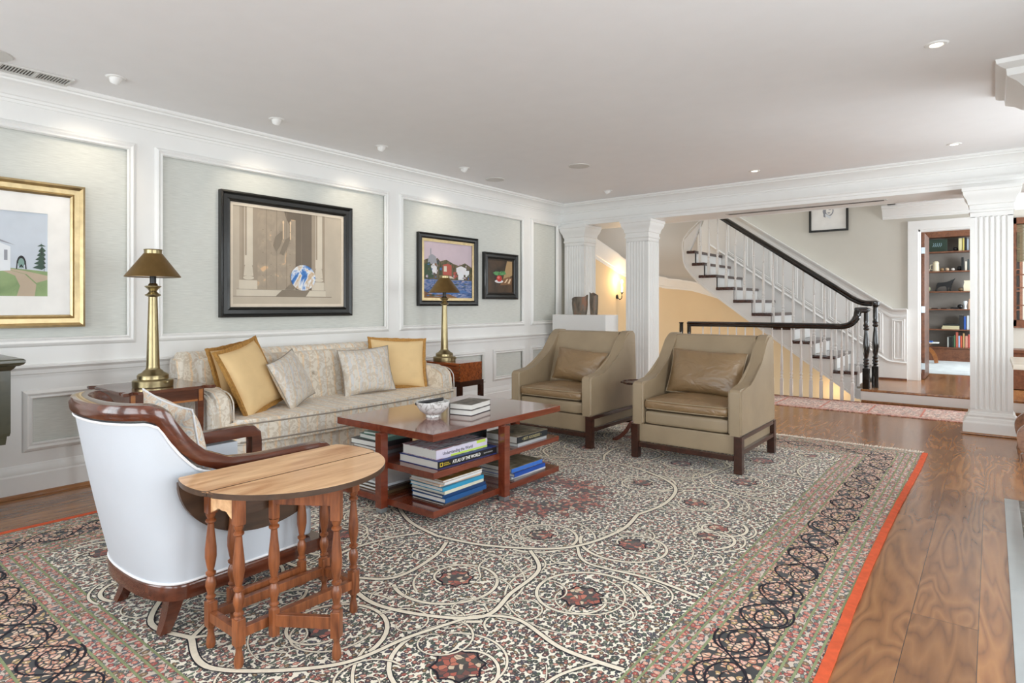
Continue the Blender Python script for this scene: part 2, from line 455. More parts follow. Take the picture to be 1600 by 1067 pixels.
# ------------------------------------------------------------------ object helpers
ROOT = {}
def tag(o, label=None, cat=None, group=None, kind=None):
    if label: o['label'] = label
    if cat: o['category'] = cat
    if group: o['group'] = group
    if kind: o['kind'] = kind
    return o
def thing(name, label, cat, loc=(0, 0, 0), rotz=0.0, group=None):
    o = bpy.data.objects.new(name, None)
    o.empty_display_size = 0.1
    COL.objects.link(o)
    o.location = loc
    o.rotation_euler = (0, 0, rotz)
    tag(o, label, cat, group)
    ROOT[o.name] = (Matrix.Translation(loc) @ Matrix.Rotation(rotz, 4, 'Z'))
    return o
def build(name, bm, mat, parent=None, smooth=30, world=True, label=None):
    """bm in world coordinates (world=True) or in the parent's own"""
    if parent is not None and world and parent.name in ROOT:
        bmesh.ops.transform(bm, matrix=ROOT[parent.name].inverted(), verts=bm.verts)
    me = bpy.data.meshes.new(name)
    bmesh.ops.recalc_face_normals(bm, faces=bm.faces)
    if smooth:
        for f in bm.faces: f.smooth = True
        for e in bm.edges:
            if len(e.link_faces) == 2 and e.calc_face_angle(0) > R(smooth): e.smooth = False
    bm.to_mesh(me)
    bm.free()
    for m in (mat if isinstance(mat, (list, tuple)) else [mat]):
        me.materials.append(m)
    o = bpy.data.objects.new(name, me)
    COL.objects.link(o)
    if smooth:
        wn = o.modifiers.new('weighted_normals', 'WEIGHTED_NORMAL'); wn.keep_sharp = True
    if parent is not None:
        o.parent = parent
        if parent.name in ROOT: ROOT[o.name] = ROOT[parent.name]
    if label: o['label'] = label
    return o
def struct(name, bm, mat, smooth=30):
    return tag(build(name, bm, mat, None, smooth), kind='structure')
def dup(root, loc, rotz=0.0, label=None, group=None):
    r = root.copy(); COL.objects.link(r); r.location = loc; r.rotation_euler = (0, 0, rotz)
    if label: r['label'] = label
    if group: r['group'] = group
    for ch in list(root.children):
        c = ch.copy(); COL.objects.link(c); c.parent = r
        for g in ch.children:
            d = g.copy(); COL.objects.link(d); d.parent = c
    return r
def BM(): return bmesh.new()
def box(bm, x0, x1, y0, y1, z0, z1, bev=0.0, seg=2, mi=0, mat=None):
    r = bmesh.ops.create_cube(bm, size=1.0)
    vs = r['verts']
    for v in vs:
        v.co = Vector((x0 + (v.co.x + .5) * (x1 - x0), y0 + (v.co.y + .5) * (y1 - y0), z0 + (v.co.z + .5) * (z1 - z0)))
    fs = list({f for v in vs for f in v.link_faces})
    for f in fs: f.material_index = mi
    if bev:
        es = list({e for v in vs for e in v.link_edges})
        rr = bmesh.ops.bevel(bm, geom=es, offset=bev, segments=seg, affect='EDGES', profile=0.5, clamp_overlap=True)
        for f in rr['faces']: f.material_index = mi
        vs = list({v for f in rr['faces'] for v in f.verts} | {v for v in vs if v.is_valid})
    if mat is not None: bmesh.ops.transform(bm, matrix=mat, verts=vs)
    return vs
def obox(bm, c, hx, hy, hz, ang, bev=0.0):
    """box centred at c turned by ang about Z"""
    return box(bm, -hx, hx, -hy, hy, -hz, hz, bev, mat=Matrix.Translation(c) @ Matrix.Rotation(ang, 4, 'Z'))
def beam(bm, a, b, wd, ht, bev=0.0):
    a, b = Vector(a), Vector(b); d = b - a; l = d.length
    z = Vector((0, 0, 1)); x = d.normalized()
    if abs(x.z) > 0.99: z = Vector((0, 1, 0))
    y = z.cross(x).normalized(); z = x.cross(y)
    m = Matrix((x, y, z)).transposed().to_4x4(); m.translation = (a + b) / 2
    return box(bm, -l / 2, l / 2, -wd / 2, wd / 2, -ht / 2, ht / 2, bev, mat=m)
def lathe(bm, prof, c=(0, 0, 0), seg=24, mi=0, sq=None):
    """prof: list of (r, z)"""
    rings = []
    for r, z in prof:
        rings.append([bm.verts.new((c[0] + r * math.cos(2 * PI * i / seg), c[1] + r * math.sin(2 * PI * i / seg), c[2] + z)) for i in range(seg)])
    for a, b in zip(rings, rings[1:]):
        for i in range(seg):
            f = bm.faces.new((a[i], a[(i + 1) % seg], b[(i + 1) % seg], b[i])); f.material_index = mi
    if prof[0][0] > 1e-5: bm.faces.new(rings[0][::-1]).material_index = mi
    if prof[-1][0] > 1e-5: bm.faces.new(rings[-1]).material_index = mi
    return [v for r in rings for v in r]
def sweep(bm, path, prof, closed=False, up=Vector((0, 0, 1)), caps=True, mi=0):
    """prof: closed loop of (side, up) offsets; path: list of points"""
    P = [Vector(p) for p in path]; n = len(P); rings = []
    for i in range(n):
        if closed:
            d0 = (P[i] - P[i - 1]).normalized(); d1 = (P[(i + 1) % n] - P[i]).normalized()
        else:
            d0 = (P[i] - P[i - 1]).normalized() if i else (P[1] - P[0]).normalized()
            d1 = (P[i + 1] - P[i]).normalized() if i < n - 1 else d0
        t = (d0 + d1).normalized()
        k = 1 / max(0.3, math.sqrt(max(0.05, (1 + d0.dot(d1)) / 2)))
        u = up if not callable(up) else up(i)
        s = t.cross(u).normalized(); uu = s.cross(t).normalized()
        # the mitre stretches the section in the plane of the turn
        turn = (d1 - d0)
        if turn.length > 1e-4:
            tn = turn.normalized()
            rings.append([bm.verts.new(P[i] + (lambda q: q + tn * (q.dot(tn)) * (k - 1))(s * a + uu * b)) for a, b in prof])
        else:
            rings.append([bm.verts.new(P[i] + s * a + uu * b) for a, b in prof])
    m = len(prof)
    pairs = list(zip(rings, rings[1:])) + ([(rings[-1], rings[0])] if closed else [])
    for a, b in pairs:
        for i in range(m):
            try:
                f = bm.faces.new((a[i], a[(i + 1) % m], b[(i + 1) % m], b[i])); f.material_index = mi
            except ValueError: pass
    if caps and not closed:
        bm.faces.new(rings[0][::-1]); bm.faces.new(rings[-1])
def circ(r, n=8, ry=None):
    return [(r * math.cos(2 * PI * i / n), (ry or r) * math.sin(2 * PI * i / n)) for i in range(n)]
def tube(bm, path, r, n=8, closed=False, mi=0):
    sweep(bm, path, circ(r, n), closed, mi=mi)
def prism(bm, poly, axis, a, b, mi=0, bev=0.0):
    """extrude a polygon (list of 2D points) along axis from a to b"""
    def P(p, t):
        return {'x': (t, p[0], p[1]), 'y': (p[0], t, p[1]), 'z': (p[0], p[1], t)}[axis]
    A = [bm.verts.new(P(p, a)) for p in poly]; B = [bm.verts.new(P(p, b)) for p in poly]
    n = len(poly); fs = []
    fs.append(bm.faces.new(A)); fs.append(bm.faces.new(B[::-1]))
    for i in range(n): fs.append(bm.faces.new((A[i], B[i], B[(i + 1) % n], A[(i + 1) % n])))
    for f in fs: f.material_index = mi
    if bev:
        es = [e for e in set(fs[0].edges) | set(fs[1].edges)]
        bmesh.ops.bevel(bm, geom=es, offset=bev, segments=3, affect='EDGES', clamp_overlap=True)
def bez(p, n=12):
    """Catmull-Rom through points"""
    P = [Vector(q) for q in p]; out = []
    for i in range(len(P) - 1):
        a = P[max(i - 1, 0)]; b = P[i]; c = P[i + 1]; d = P[min(i + 2, len(P) - 1)]
        for k in range(n):
            t = k / n
            out.append(0.5 * ((2 * b) + (c - a) * t + (2 * a - 5 * b + 4 * c - d) * t * t + (3 * b - a - 3 * c + d) * t ** 3))
    out.append(P[-1])
    return out
def pillow_mesh(bm, w, h, t, mat, nx=18, ny=18, pinch=0.07, sag=0.0):
    """soft cushion in XZ plane, thickness along Y; mat places it. returns edge loop pts"""
    def pt(u, v, s):
        x = u * w / 2 * (1 - pinch * (1 - u * u) * 0 - pinch * (1 - abs(v) ** 2.0) * 1.0 * (abs(u) ** 3))
        z = v * h / 2 * (1 - pinch * (1 - abs(u) ** 2.0) * (abs(v) ** 3))
        k = max(0.0, (1 - abs(u) ** 2.6)) ** 0.55 * max(0.0, (1 - abs(v) ** 2.6)) ** 0.55
        wr = 1 + 0.05 * math.sin(5 * u + 3 * v) * math.cos(4 * v - u)
        y = s * t / 2 * k * wr
        return Vector((x, y, z - sag * (1 - u * u) * max(0, v)))
    V = {}
    for s in (1, -1):
        for i in range(nx + 1):
            for j in range(ny + 1):
                u = -1 + 2 * i / nx; v = -1 + 2 * j / ny
                if s == -1 and (i in (0, nx) or j in (0, ny)): V[s, i, j] = V[1, i, j]
                else: V[s, i, j] = bm.verts.new(mat @ pt(u, v, s))
    for s in (1, -1):
        for i in range(nx):
            for j in range(ny):
                bm.faces.new((V[s, i, j], V[s, i + 1, j], V[s, i + 1, j + 1], V[s, i, j + 1])[::s])
    loop = [(i, 0) for i in range(nx)] + [(nx, j) for j in range(ny)] + [(i, ny) for i in range(nx, 0, -1)] + [(0, j) for j in range(ny, 0, -1)]
    return [V[1, i, j].co.copy() for i, j in loop]
def softbox(bm, x0, x1, y0, y1, z0, z1, r=0.04, puff=0.02, n=10, top=None):
    """rounded, slightly puffed cushion block; top(u,v) adds height"""
    nx = ny = n; nz = 5
    cx, cy, cz = (x0 + x1) / 2, (y0 + y1) / 2, (z0 + z1) / 2
    hx, hy, hz = (x1 - x0) / 2, (y1 - y0) / 2, (z1 - z0) / 2
    bm2 = bmesh.new()
    bmesh.ops.create_cube(bm2, size=2.0)
    bmesh.ops.subdivide_edges(bm2, edges=bm2.edges, cuts=n, use_grid_fill=True)
    M_ = {}
    for v in bm2.verts:
        u = Vector(v.co)
        p = Vector((u.x * hx, u.y * hy, u.z * hz))
        q = Vector((max(-hx + r, min(hx - r, p.x)), max(-hy + r, min(hy - r, p.y)), max(-hz + min(r, hz * .99), min(hz - min(r, hz * .99), p.z))))
        d = p - q
        if d.length > 1e-6: p = q + d.normalized() * min(r, max(abs(d.x), abs(d.y), abs(d.z)) if True else r)
        k = (1 - u.x ** 2) * (1 - u.y ** 2)
        if u.z > 0.3: p.z += puff * k
        if u.z > 0.3 and top: p.z += top(u.x, u.y)
        p.x += 0.3 * puff * u.x * (1 - u.y ** 2) * (1 - u.z ** 2); p.y += 0.3 * puff * u.y * (1 - u.x ** 2) * (1 - u.z ** 2)
        M_[v] = bm.verts.new((cx + p.x, cy + p.y, cz + p.z))
    for f in bm2.faces: bm.faces.new([M_[v] for v in f.verts])
    bm2.free()
def text_part(body, size, mat, parent, matrix, name='lettering', depth=0.0006, sx=1.0, bold=0.0, shear=0.0):
    cu = bpy.data.curves.new(name, 'FONT')
    cu.body = body; cu.size = size; cu.extrude = depth; cu.offset = bold; cu.shear = shear
    cu.resolution_u = 2
    to = bpy.data.objects.new(name, cu)
    COL.objects.link(to)
    dg = bpy.context.evaluated_depsgraph_get()
    me = bpy.data.meshes.new_from_object(to.evaluated_get(dg))
    bpy.data.objects.remove(to)
    me.transform(Matrix.Diagonal((sx, 1, 1, 1)))
    me.transform(matrix)
    if parent.name in ROOT: me.transform(ROOT[parent.name].inverted())
    me.materials.clear(); me.materials.append(mat)
    o = bpy.data.objects.new(name, me)
    COL.objects.link(o); o.parent = parent
    return o
def sqloft(bm, x0, x1, y0, y1, prof, mi=0):
    """rectangular section offset outwards by prof[i][0] at height prof[i][1]"""
    rings = []
    for o, z in prof:
        rings.append([bm.verts.new(p) for p in ((x0 - o, y0 - o, z), (x1 + o, y0 - o, z), (x1 + o, y1 + o, z), (x0 - o, y1 + o, z))])
    for a, b in zip(rings, rings[1:]):
        for i in range(4): bm.faces.new((a[i], a[(i + 1) % 4], b[(i + 1) % 4], b[i])).material_index = mi
    bm.faces.new(rings[0][::-1]).material_index = mi; bm.faces.new(rings[-1]).material_index = mi

H = 2.65
# ------------------------------------------------------------------ floor, ceiling, walls
bm = BM()
box(bm, -0.3, 6.6, -2.2, 8.72, -0.2, 0.0)
struct('floor', bm, M['floor'])
bm = BM()
box(bm, 3.56, 7.0, 8.83, 11.45, -0.2, 0.13)
box(bm, 3.56, 7.0, 8.80, 11.45, 0.13, 0.16, 0.008)
struct('floor_landing', bm, M['floor'])
bm = BM(); box(bm, 2.4, 7.0, 11.45, 14.6, 0.05, 0.165); struct('floor_study', bm, M['carpet'])
bm = BM(); box(bm, -0.3, 6.6, -2.2, 8.72, H, H + 0.1); struct('ceiling', bm, M['ceiling'])
bm = BM(); box(bm, 3.7, 7.0, 8.72, 10.4, H, H + 0.1); struct('ceiling_landing', bm, M['ceiling'])
bm = BM(); box(bm, 2.4, 7.0, 10.4, 14.6, 2.85, 2.95); struct('ceiling_study', bm, M['ceiling'])
# left wall: grasscloth field with white rails and stiles
bm = BM(); box(bm, -0.15, 0.0, -2.2, 7.62, 0, H); struct('wall_left', bm, M['grass'])
UP = [(-0.45, 1.763), (1.892, 4.106), (4.245, 6.405), (6.547, 7.204)]   # upper panels
LP = [(-1.2, 0.98), (1.109, 3.10), (3.24, 5.618), (5.763, 6.419), (6.533, 7.204)]
UZ = (0.955, 2.385); LZ = (0.282, 0.672)
bm = BM()
box(bm, 0, 0.02, -2.2, 7.3, UZ[1], H)
box(bm, 0, 0.02, -2.2, 7.3, LZ[1], UZ[0])
box(bm, 0, 0.02, -2.2, 7.3, 0.1, LZ[0])
for pans, (z0, z1) in ((UP, UZ), (LP, LZ)):
    ys = [-2.2] + [v for p in pans for v in p] + [7.3]
    for a, b in zip(ys[0::2], ys[1::2]):
        box(bm, 0, 0.02, a, b, z0, z1)
struct('trim_1', bm, M['white'], 0)
MOULD = [(-.03, 0), (-.03, .008), (-.022, .02), (-.01, .014), (.004, .024), (.018, .018), (.026, .008), (.03, -.016), (.0, -.016)]
n_tr = [1]
def trimname():
    n_tr[0] += 1
    return 'trim_%d' % n_tr[0]
for pans, (z0, z1) in ((UP, UZ), (LP, LZ)):
    for a, b in pans:
        bm = BM()
        q = 0.025
        sweep(bm, [(0.018, a + q, z0 + q), (0.018, b - q, z0 + q), (0.018, b - q, z1 - q), (0.018, a + q, z1 - q)], MOULD, True, up=Vector((1, 0, 0)))
        struct(trimname(), bm, M['white'])
# chair rail
bm = BM()
sweep(bm, [(0.02, -2.2, 0.835), (0.02, 7.26, 0.835)], [(0, -.075), (.008, -.075), (.01, -.06), (.018, -.055), (.02, -.03), (.032, -.018), (.04, -.012), (.04, 0), (.034, .004), (0, .004)])
struct(trimname(), bm, M['white'])
# baseboard with cap and wood shoe
bm = BM()
sweep(bm, [(0.02, -2.2, 0), (0.02, 7.26, 0)], [(0, .02), (.016, .02), (.016, .135), (.01, .145), (.012, .165), (.006, .185), (.004, .20), (0, .205)])
struct('baseboard_left', bm, M['white'])
bm = BM()
sweep(bm, [(0.036, -2.2, 0), (0.036, 7.26, 0)], [(-.016, .001), (.02, .001), (.019, .012), (.012, .021), (0, .024), (-.016, .024)])
struct(trimname(), bm, M['shoe'])
# crown, running along the left wall and the face of the beam
CROWN = [(0, -.15), (.008, -.15), (.01, -.132), (.02, -.128), (.022, -.112), (.03, -.106), (.036, -.088), (.052, -.064), (.078, -.044), (.098, -.038), (.1, -.026), (.112, -.022), (.118, -.012), (.118, 0.001), (0, 0.001)]
bm = BM()
sweep(bm, [(0.02, -2.1, H), (0.02, 7.3, H), (6.5, 7.3, H)], CROWN)
struct(trimname(), bm, M['white'])
# the beam
bm = BM()
box(bm, -0.15, 6.6, 7.3, 7.83, 2.34, H + 0.05)
struct('wall_beam', bm, M['white'], 0)
bm = BM()
sweep(bm, [(-0.02, 7.3, 2.34), (6.6, 7.3, 2.34)], [(0, 0), (.012, 0), (.012, .036), (.02, .042), (.022, .062), (.032, .074), (.032, .088), (0, .092)])
struct(trimname(), bm, M['white'])
bm = BM()
sweep(bm, [(6.6, 7.83, 2.34), (1.0, 7.83, 2.34)], [(0, -0.004), (.02, -0.004), (.02, .05), (0, .06)])
struct(trimname(), bm, M['white'])
# right wall and rear wall with window openings (behind and beside the camera)
def wall_with_holes(name, axis, pos, a, b, z0, z1, holes, thick, mat, n0):
    bm = BM()
    def bx(p, q, r, s):
        if q - p < 1e-4 or s - r < 1e-4: return
        if axis == 'x': box(bm, pos, pos + thick, p, q, r, s)
        else: box(bm, p, q, pos, pos + thick, r, s)
    cur = a
    for p, q, r, s in holes:
        bx(cur, p, z0, z1); bx(p, q, z0, r); bx(p, q, s, z1); cur = q
    bx(cur, b, z0, z1)
    struct(name, bm, mat, 0)
    for i, (p, q, r, s) in enumerate(holes):
        bm = BM(); c = pos + thick / 2; k = 0.045
        def bar(p0, p1, r0, r1, t=0.03):
            if axis == 'x': box(bm, c - t, c + t, p0, p1, r0, r1)
            else: box(bm, p0, p1, c - t, c + t, r0, r1)
        bar(p, p + k, r, s); bar(q - k, q, r, s); bar(p + k, q - k, r, r + k); bar(p + k, q - k, s - k, s)
        m_ = (r + s) / 2; bar(p + k, q - k, m_ - .02, m_ + .02, 0.025)
        nm = 2 if name != 'wall_landing' else 1
        for j in range(1, nm + 1):
            x = p + (q - p) * j / (nm + 1)
            bar(x - .012, x + .012, r + k, m_ - .02, .018); bar(x - .012, x + .012, m_ + .02, s - k, .018)
        fr = struct('window_%d' % (n0 + i), bm, M['white'], 0)
        bm = BM(); 
        if axis == 'x': box(bm, c - .003, c + .003, p + k, q - k, r + k, s - k)
        else: box(bm, p + k, q - k, c - .003, c + .003, r + k, s - k)
        build('pane', bm, M['glass'], fr, 0)
wall_with_holes('wall_rear', 'y', -2.2, -0.15, 6.6, 0, H, [(0.4, 2.0, 0.45, 2.45), (2.6, 4.2, 0.45, 2.45), (4.6, 6.2, 0.45, 2.45)], 0.15, M['greige'], 1)
wall_with_holes('wall_right', 'x', 6.45, -2.05, 8.72, 0, H, [(-0.55, 0.95, 0.45, 2.45), (1.65, 3.15, 0.45, 2.45), (5.15, 6.65, 0.45, 2.45)], 0.15, M['greige'], 4)
bm = BM(); box(bm, 6.85, 7.0, 8.72, 14.6, 0, 2.9); 
bmesh.ops.delete(bm, geom=bm.verts[:], context='VERTS')
box(bm, 6.7, 6.8, 8.72, 14.6, 0, 0.6); box(bm, 6.7, 6.8, 8.72, 14.6, 2.6, 2.95); box(bm, 6.7, 6.8, 10.2, 11.9, .6, 2.6); box(bm, 6.7, 6.8, 13.7, 14.6, .6, 2.6)
struct('wall_landing_right', bm, M['greige'], 0)

# ------------------------------------------------------------------ stair hall shell
# curved beige wall: runs on along x=0 and turns behind the stairs
plan = [(0.0, 7.62), (0.0, 8.23), (0.0, 9.0), (0.02, 9.35), (0.08, 9.65), (0.2, 9.9), (0.4, 10.08), (0.64, 10.16), (0.9, 10.18), (1.6, 10.18), (3.56, 10.18)]
zb = [2.13, 1.958, 1.757, 1.668, 1.60, 1.55, 1.51, 1.487, 1.44, 1.22, 0.0]
zt = [z + h for z, h in zip(zb, [.29, .28, .26, .24, .215, .195, .18, .17, .17, .17, .17])]
def curved_wall(pts, lo, hi, t=.12):
    bm = BM(); rings = []
    for i, p in enumerate(pts):
        d = (Vector(pts[min(i + 1, len(pts) - 1)]) - Vector(pts[max(i - 1, 0)])).normalized(); n = Vector((-d.y, d.x))
        rings.append([bm.verts.new((p[0], p[1], lo[i])), bm.verts.new((p[0], p[1], hi[i])), bm.verts.new((p[0] + n.x * t, p[1] + n.y * t, hi[i])), bm.verts.new((p[0] + n.x * t, p[1] + n.y * t, lo[i]))])
    for a, b in zip(rings, rings[1:]):
        for i in range(4): bm.faces.new((a[i], a[(i + 1) % 4], b[(i + 1) % 4], b[i]))
    bm.faces.new(rings[0]); bm.faces.new(rings[-1])
    return bm
struct('wall_stairwell', curved_wall(plan, [-1.6] * len(plan), [z + .05 for z in zb]), M['beige'], 50)
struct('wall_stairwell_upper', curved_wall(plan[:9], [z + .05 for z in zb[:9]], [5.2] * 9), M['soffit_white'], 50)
bm = BM()
path = [Vector((p[0], p[1], b)) for p, b in zip(plan[:10], zb)]
path = bez(path, 5)
prof = [(0, 0), (.012, 0), (.014, .03), (.03, .04), (.035, .07), (.06, .11), (.062, .13), (.08, .15), (.08, .17), (0, .17)]
rings = []
hs = [.29, .28, .26, .24, .215, .195, .18, .17, .17, .17]
for i, P in enumerate(path):
    t = ((path[min(i + 1, len(path) - 1)] - path[max(i - 1, 0)])); t.z = 0; t.normalize()
    s_ = Vector((t.y, -t.x, 0)); k = hs[min(9, i // 5)] / .17
    rings.append([bm.verts.new(P + s_ * a + Vector((0, 0, b * k))) for a, b in prof])
for a, b in zip(rings, rings[1:]):
    for i in range(len(prof)): bm.faces.new((a[i], a[(i + 1) % len(prof)], b[(i + 1) % len(prof)], b[i]))
struct(trimname(), bm, M['white'], 40)
# sloping skirt on the wall of the stairs going down
bm = BM()
prism(bm, [(-.05, .0), (-.05, .40), (0.2, .30), (0.5, .15), (1.2, -.3), (1.2, -.8)], 'y', 10.02, 10.05)
struct('baseboard_stairwell', bm, M['white'])
# edge of the floor over the stairwell
bm = BM(); box(bm, 1.0, 3.56, 8.70, 8.76, -0.25, 0.004); struct(trimname(), bm, M['study_wood'])
bm = BM(); box(bm, -0.3, 3.56, 8.76, 10.3, -1.7, -1.6); struct('floor_lower', bm, M['carpet'])
# back wall behind the stairs with the door wall
bm = BM()
HW = 10.3
box(bm, 0.6, 3.93, HW, HW + .12, 0.0, 5.2)
box(bm, 3.93, 5.0, HW, HW + .12, 2.40, 5.2)
box(bm, 5.0, 5.12, HW, HW + .12, 0.0, 5.2)
box(bm, 5.12, 6.0, HW, HW + .12, 0.0, 1.03); box(bm, 5.12, 6.0, HW, HW + .12, 2.28, 5.2)
box(bm, 6.0, 6.8, HW, HW + .12, 0.0, 5.2)
struct('wall_back', bm, M['greige'], 0)
bm = BM(); box(bm, -0.3, 3.8, 7.83, 7.9, H, 5.2); struct('wall_stair_front', bm, M['greige'], 0)
bm = BM(); box(bm, 3.7, 3.8, 7.9, 10.3, H, 5.2); struct('wall_stair_side', bm, M['greige'], 0)
# wainscot following the stairs, then level
WZ = lambda x: 1.165 + max(0.0, 3.757 - x) * 0.70
bm = BM()
poly = [(0.74, 2.05), (1.02, 2.72), (1.05, WZ(1.05)), (3.757, 1.165), (3.95, 1.165), (3.95, 0.16), (3.53, 0.16)]
poly = [(0.74, 1.75), (0.74, 2.05), (1.05, 2.75), (1.2, WZ(1.2)), (3.757, 1.165), (3.93, 1.165), (3.93, 0.16), (3.45, 0.16), (1.3, 1.7)]
prism(bm, poly, 'y', HW - 0.12, HW)
struct('wall_wainscot', bm, M['white'], 0)
bm = BM()
cap = [(0, -.07), (.01, -.07), (.014, -.04), (.028, -.03), (.034, -.012), (.045, -.008), (.045, .008), (0, .01)]
sweep(bm, [(1.2, HW - .12, WZ(1.2)), (3.757, HW - .12, 1.165), (3.93, HW - .12, 1.165)], cap)
struct(trimname(), bm, M['white'])
bm = BM()
sweep(bm, [(1.1, HW - .12, WZ(1.1) - .105), (3.745, HW - .12, 1.06), (3.93, HW - .12, 1.06)], [(0, -.02), (.012, -.02), (.016, 0), (.012, .02), (0, .02)])
struct(trimname(), bm, M['white'])
MW = [(-.02, -.001), (-.02, .006), (-.012, .014), (0, .01), (.012, .016), (.02, .004), (.02, -.001)]
yw = HW - .12
def wainscot_panel(x0, x1, lo, hi):
    bm = BM()
    sweep(bm, [(x0, yw, lo(x0)), (x0, yw, hi(x0)), (x1, yw, hi(x1)), (x1, yw, lo(x1))], MW, True, up=Vector((0, -1, 0)))
    prism(bm, [(x0 + .05, lo(x0 + .05) + .05), (x1 - .05, lo(x1 - .05) + .05), (x1 - .05, hi(x1 - .05) - .05), (x0 + .05, hi(x0 + .05) - .05)], 'y', yw - .012, yw + .01)
    struct(trimname(), bm, M['white'])
xs = [1.42, 1.80, 2.18, 2.56, 2.94, 3.32]
for x in xs:
    wainscot_panel(x, x + .30, lambda q: WZ(q) - .70, lambda q: WZ(q) - .16)
wainscot_panel(3.765, 3.885, lambda q: .45, lambda q: 1.01)
bm = BM()
sweep(bm, [(1.1, yw, WZ(1.1) - .78), (3.70, yw, .42), (3.93, yw, .40)], [(0, -.012), (.014, -.012), (.02, .004), (.01, .02), (0, .02)])
struct(trimname(), bm, M['white'])
bm = BM(); box(bm, 3.5, 3.93, yw - .02, yw, .16, .185); struct(trimname(), bm, M['study_wood'])
# crown above the landing door wall
bm = BM()
sweep(bm, [(3.62, HW, H), (6.7, HW, H)], [(a * 1.3, b * 1.25) for a, b in CROWN])
struct(trimname(), bm, M['white'])
# door 1: casing, leaf standing open into the study
bm = BM()
prof = [(0, 0), (.0, .0)]
for x0, x1, z0, z1 in ((3.93, 4.055, .16, 2.285), (4.80, 4.925, .16, 2.285), (3.93, 4.925, 2.285, 2.41)):
    box(bm, x0, x1, HW - .03, HW, z0, z1, .004)
    box(bm, x0 - (0.0), x1, HW - .038, HW - .03, z0, z1, .003)
box(bm, 4.03, 4.075, HW - .01, HW + .14, .16, 2.29); box(bm, 4.78, 4.82, HW - .01, HW + .14, .16, 2.29); box(bm, 4.03, 4.82, HW - .01, HW + .14, 2.26, 2.30)
# study side faces of the doorway
dr = struct('door_1', bm, M['white'], 0)
bm = BM(); box(bm, 4.078, 4.118, HW + .14, HW + .92, .17, 2.25, .004)
leaf = build('door_leaf', bm, M['study_wood'], dr, label='open wooden door leaf seen edge on')
for z in (.35, 1.16, 2.0):
    bm = BM(); box(bm, 4.07, 4.124, HW + .125, HW + .137, z - .045, z + .045); build('hinge', bm, M['steel'], dr)
# window 7 with woven shade on the landing wall
bm = BM()
for x0, x1, z0, z1 in ((5.06, 5.12, .95, 2.36), (6.0, 6.06, .95, 2.36), (5.06, 6.06, 2.28, 2.36), (5.04, 6.08, .93, 1.03)):
    box(bm, x0, x1, HW - .03, HW + .12, z0, z1)
for z in (1.22, 1.45, 1.62): box(bm, 5.12, 6.0, HW + .05, HW + .07, z - .008, z + .008)
w7 = struct('window_7', bm, M['study_wood'], 0)
bm = BM(); box(bm, 5.12, 6.0, HW + .058, HW + .062, 1.03, 2.28); build('pane', bm, M['glass'], w7, 0)
bm = BM()
for k in range(26): box(bm, 5.125, 5.995, HW + .01, HW + .022, 1.79 + k * .0188, 1.804 + k * .0188)
sh = build('shade', bm, M['rattan'], w7, 0, label='woven olive blind drawn halfway')
bm = BM(); box(bm, 5.06, 6.3, HW - .42, HW - .01, .62, .66, .004); box(bm, 5.08, 6.3, HW - .4, HW - .01, .17, .62)
wt = thing('window_seat', 'dark wooden window seat under the window with the woven blind', 'window seat', (5.7, HW - .2, .16))
build('seat_board', bm, M['study_wood'], wt)
# riser below the landing
bm = BM(); box(bm, 3.575, 7.0, 8.81, 8.83, 0.0, 0.13); box(bm, 3.56, 3.575, 8.81, 10.0, 0, .13); struct(trimname(), bm, M['white'], 0)
bm = BM(); box(bm, 3.57, 7.0, 8.79, 8.81, 0.0, 0.022, .004); struct(trimname(), bm, M['shoe'], 0)
# study shell
bm = BM(); box(bm, 2.4, 7.0, 14.52, 14.6, 0, 2.95); box(bm, 2.4, 2.5, 10.42, 14.6, 0, 2.95); struct('wall_study', bm, M['greige'], 0)

# ------------------------------------------------------------------ columns
def column(x0, x1, label):
    y0, y1 = 7.27, 7.59
    t = thing('column', label, 'column', ((x0 + x1) / 2, (y0 + y1) / 2, 0), group=None)
    def side(a, b, n=6):
        """points from a to b with n flutes cut inwards (to the left of travel)"""
        a, b = Vector(a), Vector(b); d = (b - a); l = d.length; d.normalize(); nrm = Vector((-d.y, d.x))
        mg = .035; wdt = (l - 2 * mg) / n; out = [a]
        for k in range(n):
            c = mg + wdt * (k + .5); r = wdt * .34
            for j in range(7):
                ang = PI - PI * j / 6
                out.append(a + d * (c + r * math.cos(ang)) + nrm * (r * .85 * math.sin(ang)))
        return out
    pts = []
    cs = [(x0, y0), (x1, y0), (x1, y1), (x0, y1)]
    for i in range(4): pts += side(cs[i], cs[(i + 1) % 4])
    bm = BM(); prism(bm, [tuple(p) for p in pts], 'z', .235, 2.06)
    sqloft(bm, x0, x1, y0, y1, [(0, .2), (0, .237)]); sqloft(bm, x0, x1, y0, y1, [(0, 2.055), (0, 2.12)])
    build('shaft', bm, M['white'], t)
    bm = BM()
    sqloft(bm, x0, x1, y0, y1, [(.055, 0.018), (.055, .105), (.05, .115), (.04, .125), (.034, .15), (.02, .162), (.022, .18), (.012, .192), (.008, .205), (0, .21)])
    build('base', bm, M['white'], t)
    bm = BM(); sqloft(bm, x0, x1, y0, y1, [(.06, 0.002), (.068, .004), (.066, .014), (.058, .02), (.05, .02)])
    build('shoe_moulding', bm, M['shoe'], t)
    bm = BM()
    sqloft(bm, x0, x1, y0, y1, [(0, 2.10), (.01, 2.105), (.012, 2.125), (.004, 2.13), (.004, 2.17), (.016, 2.178), (.018, 2.2), (.026, 2.225), (.042, 2.25), (.052, 2.275), (.054, 2.30), (.062, 2.305), (.062, 2.338), (0, 2.338)])
    build('capital', bm, M['white'], t)
column(0.09, 0.41, 'white fluted square column in the far left corner behind the white pedestal')
column(1.06, 1.38, 'white fluted square column behind the left brown armchair')
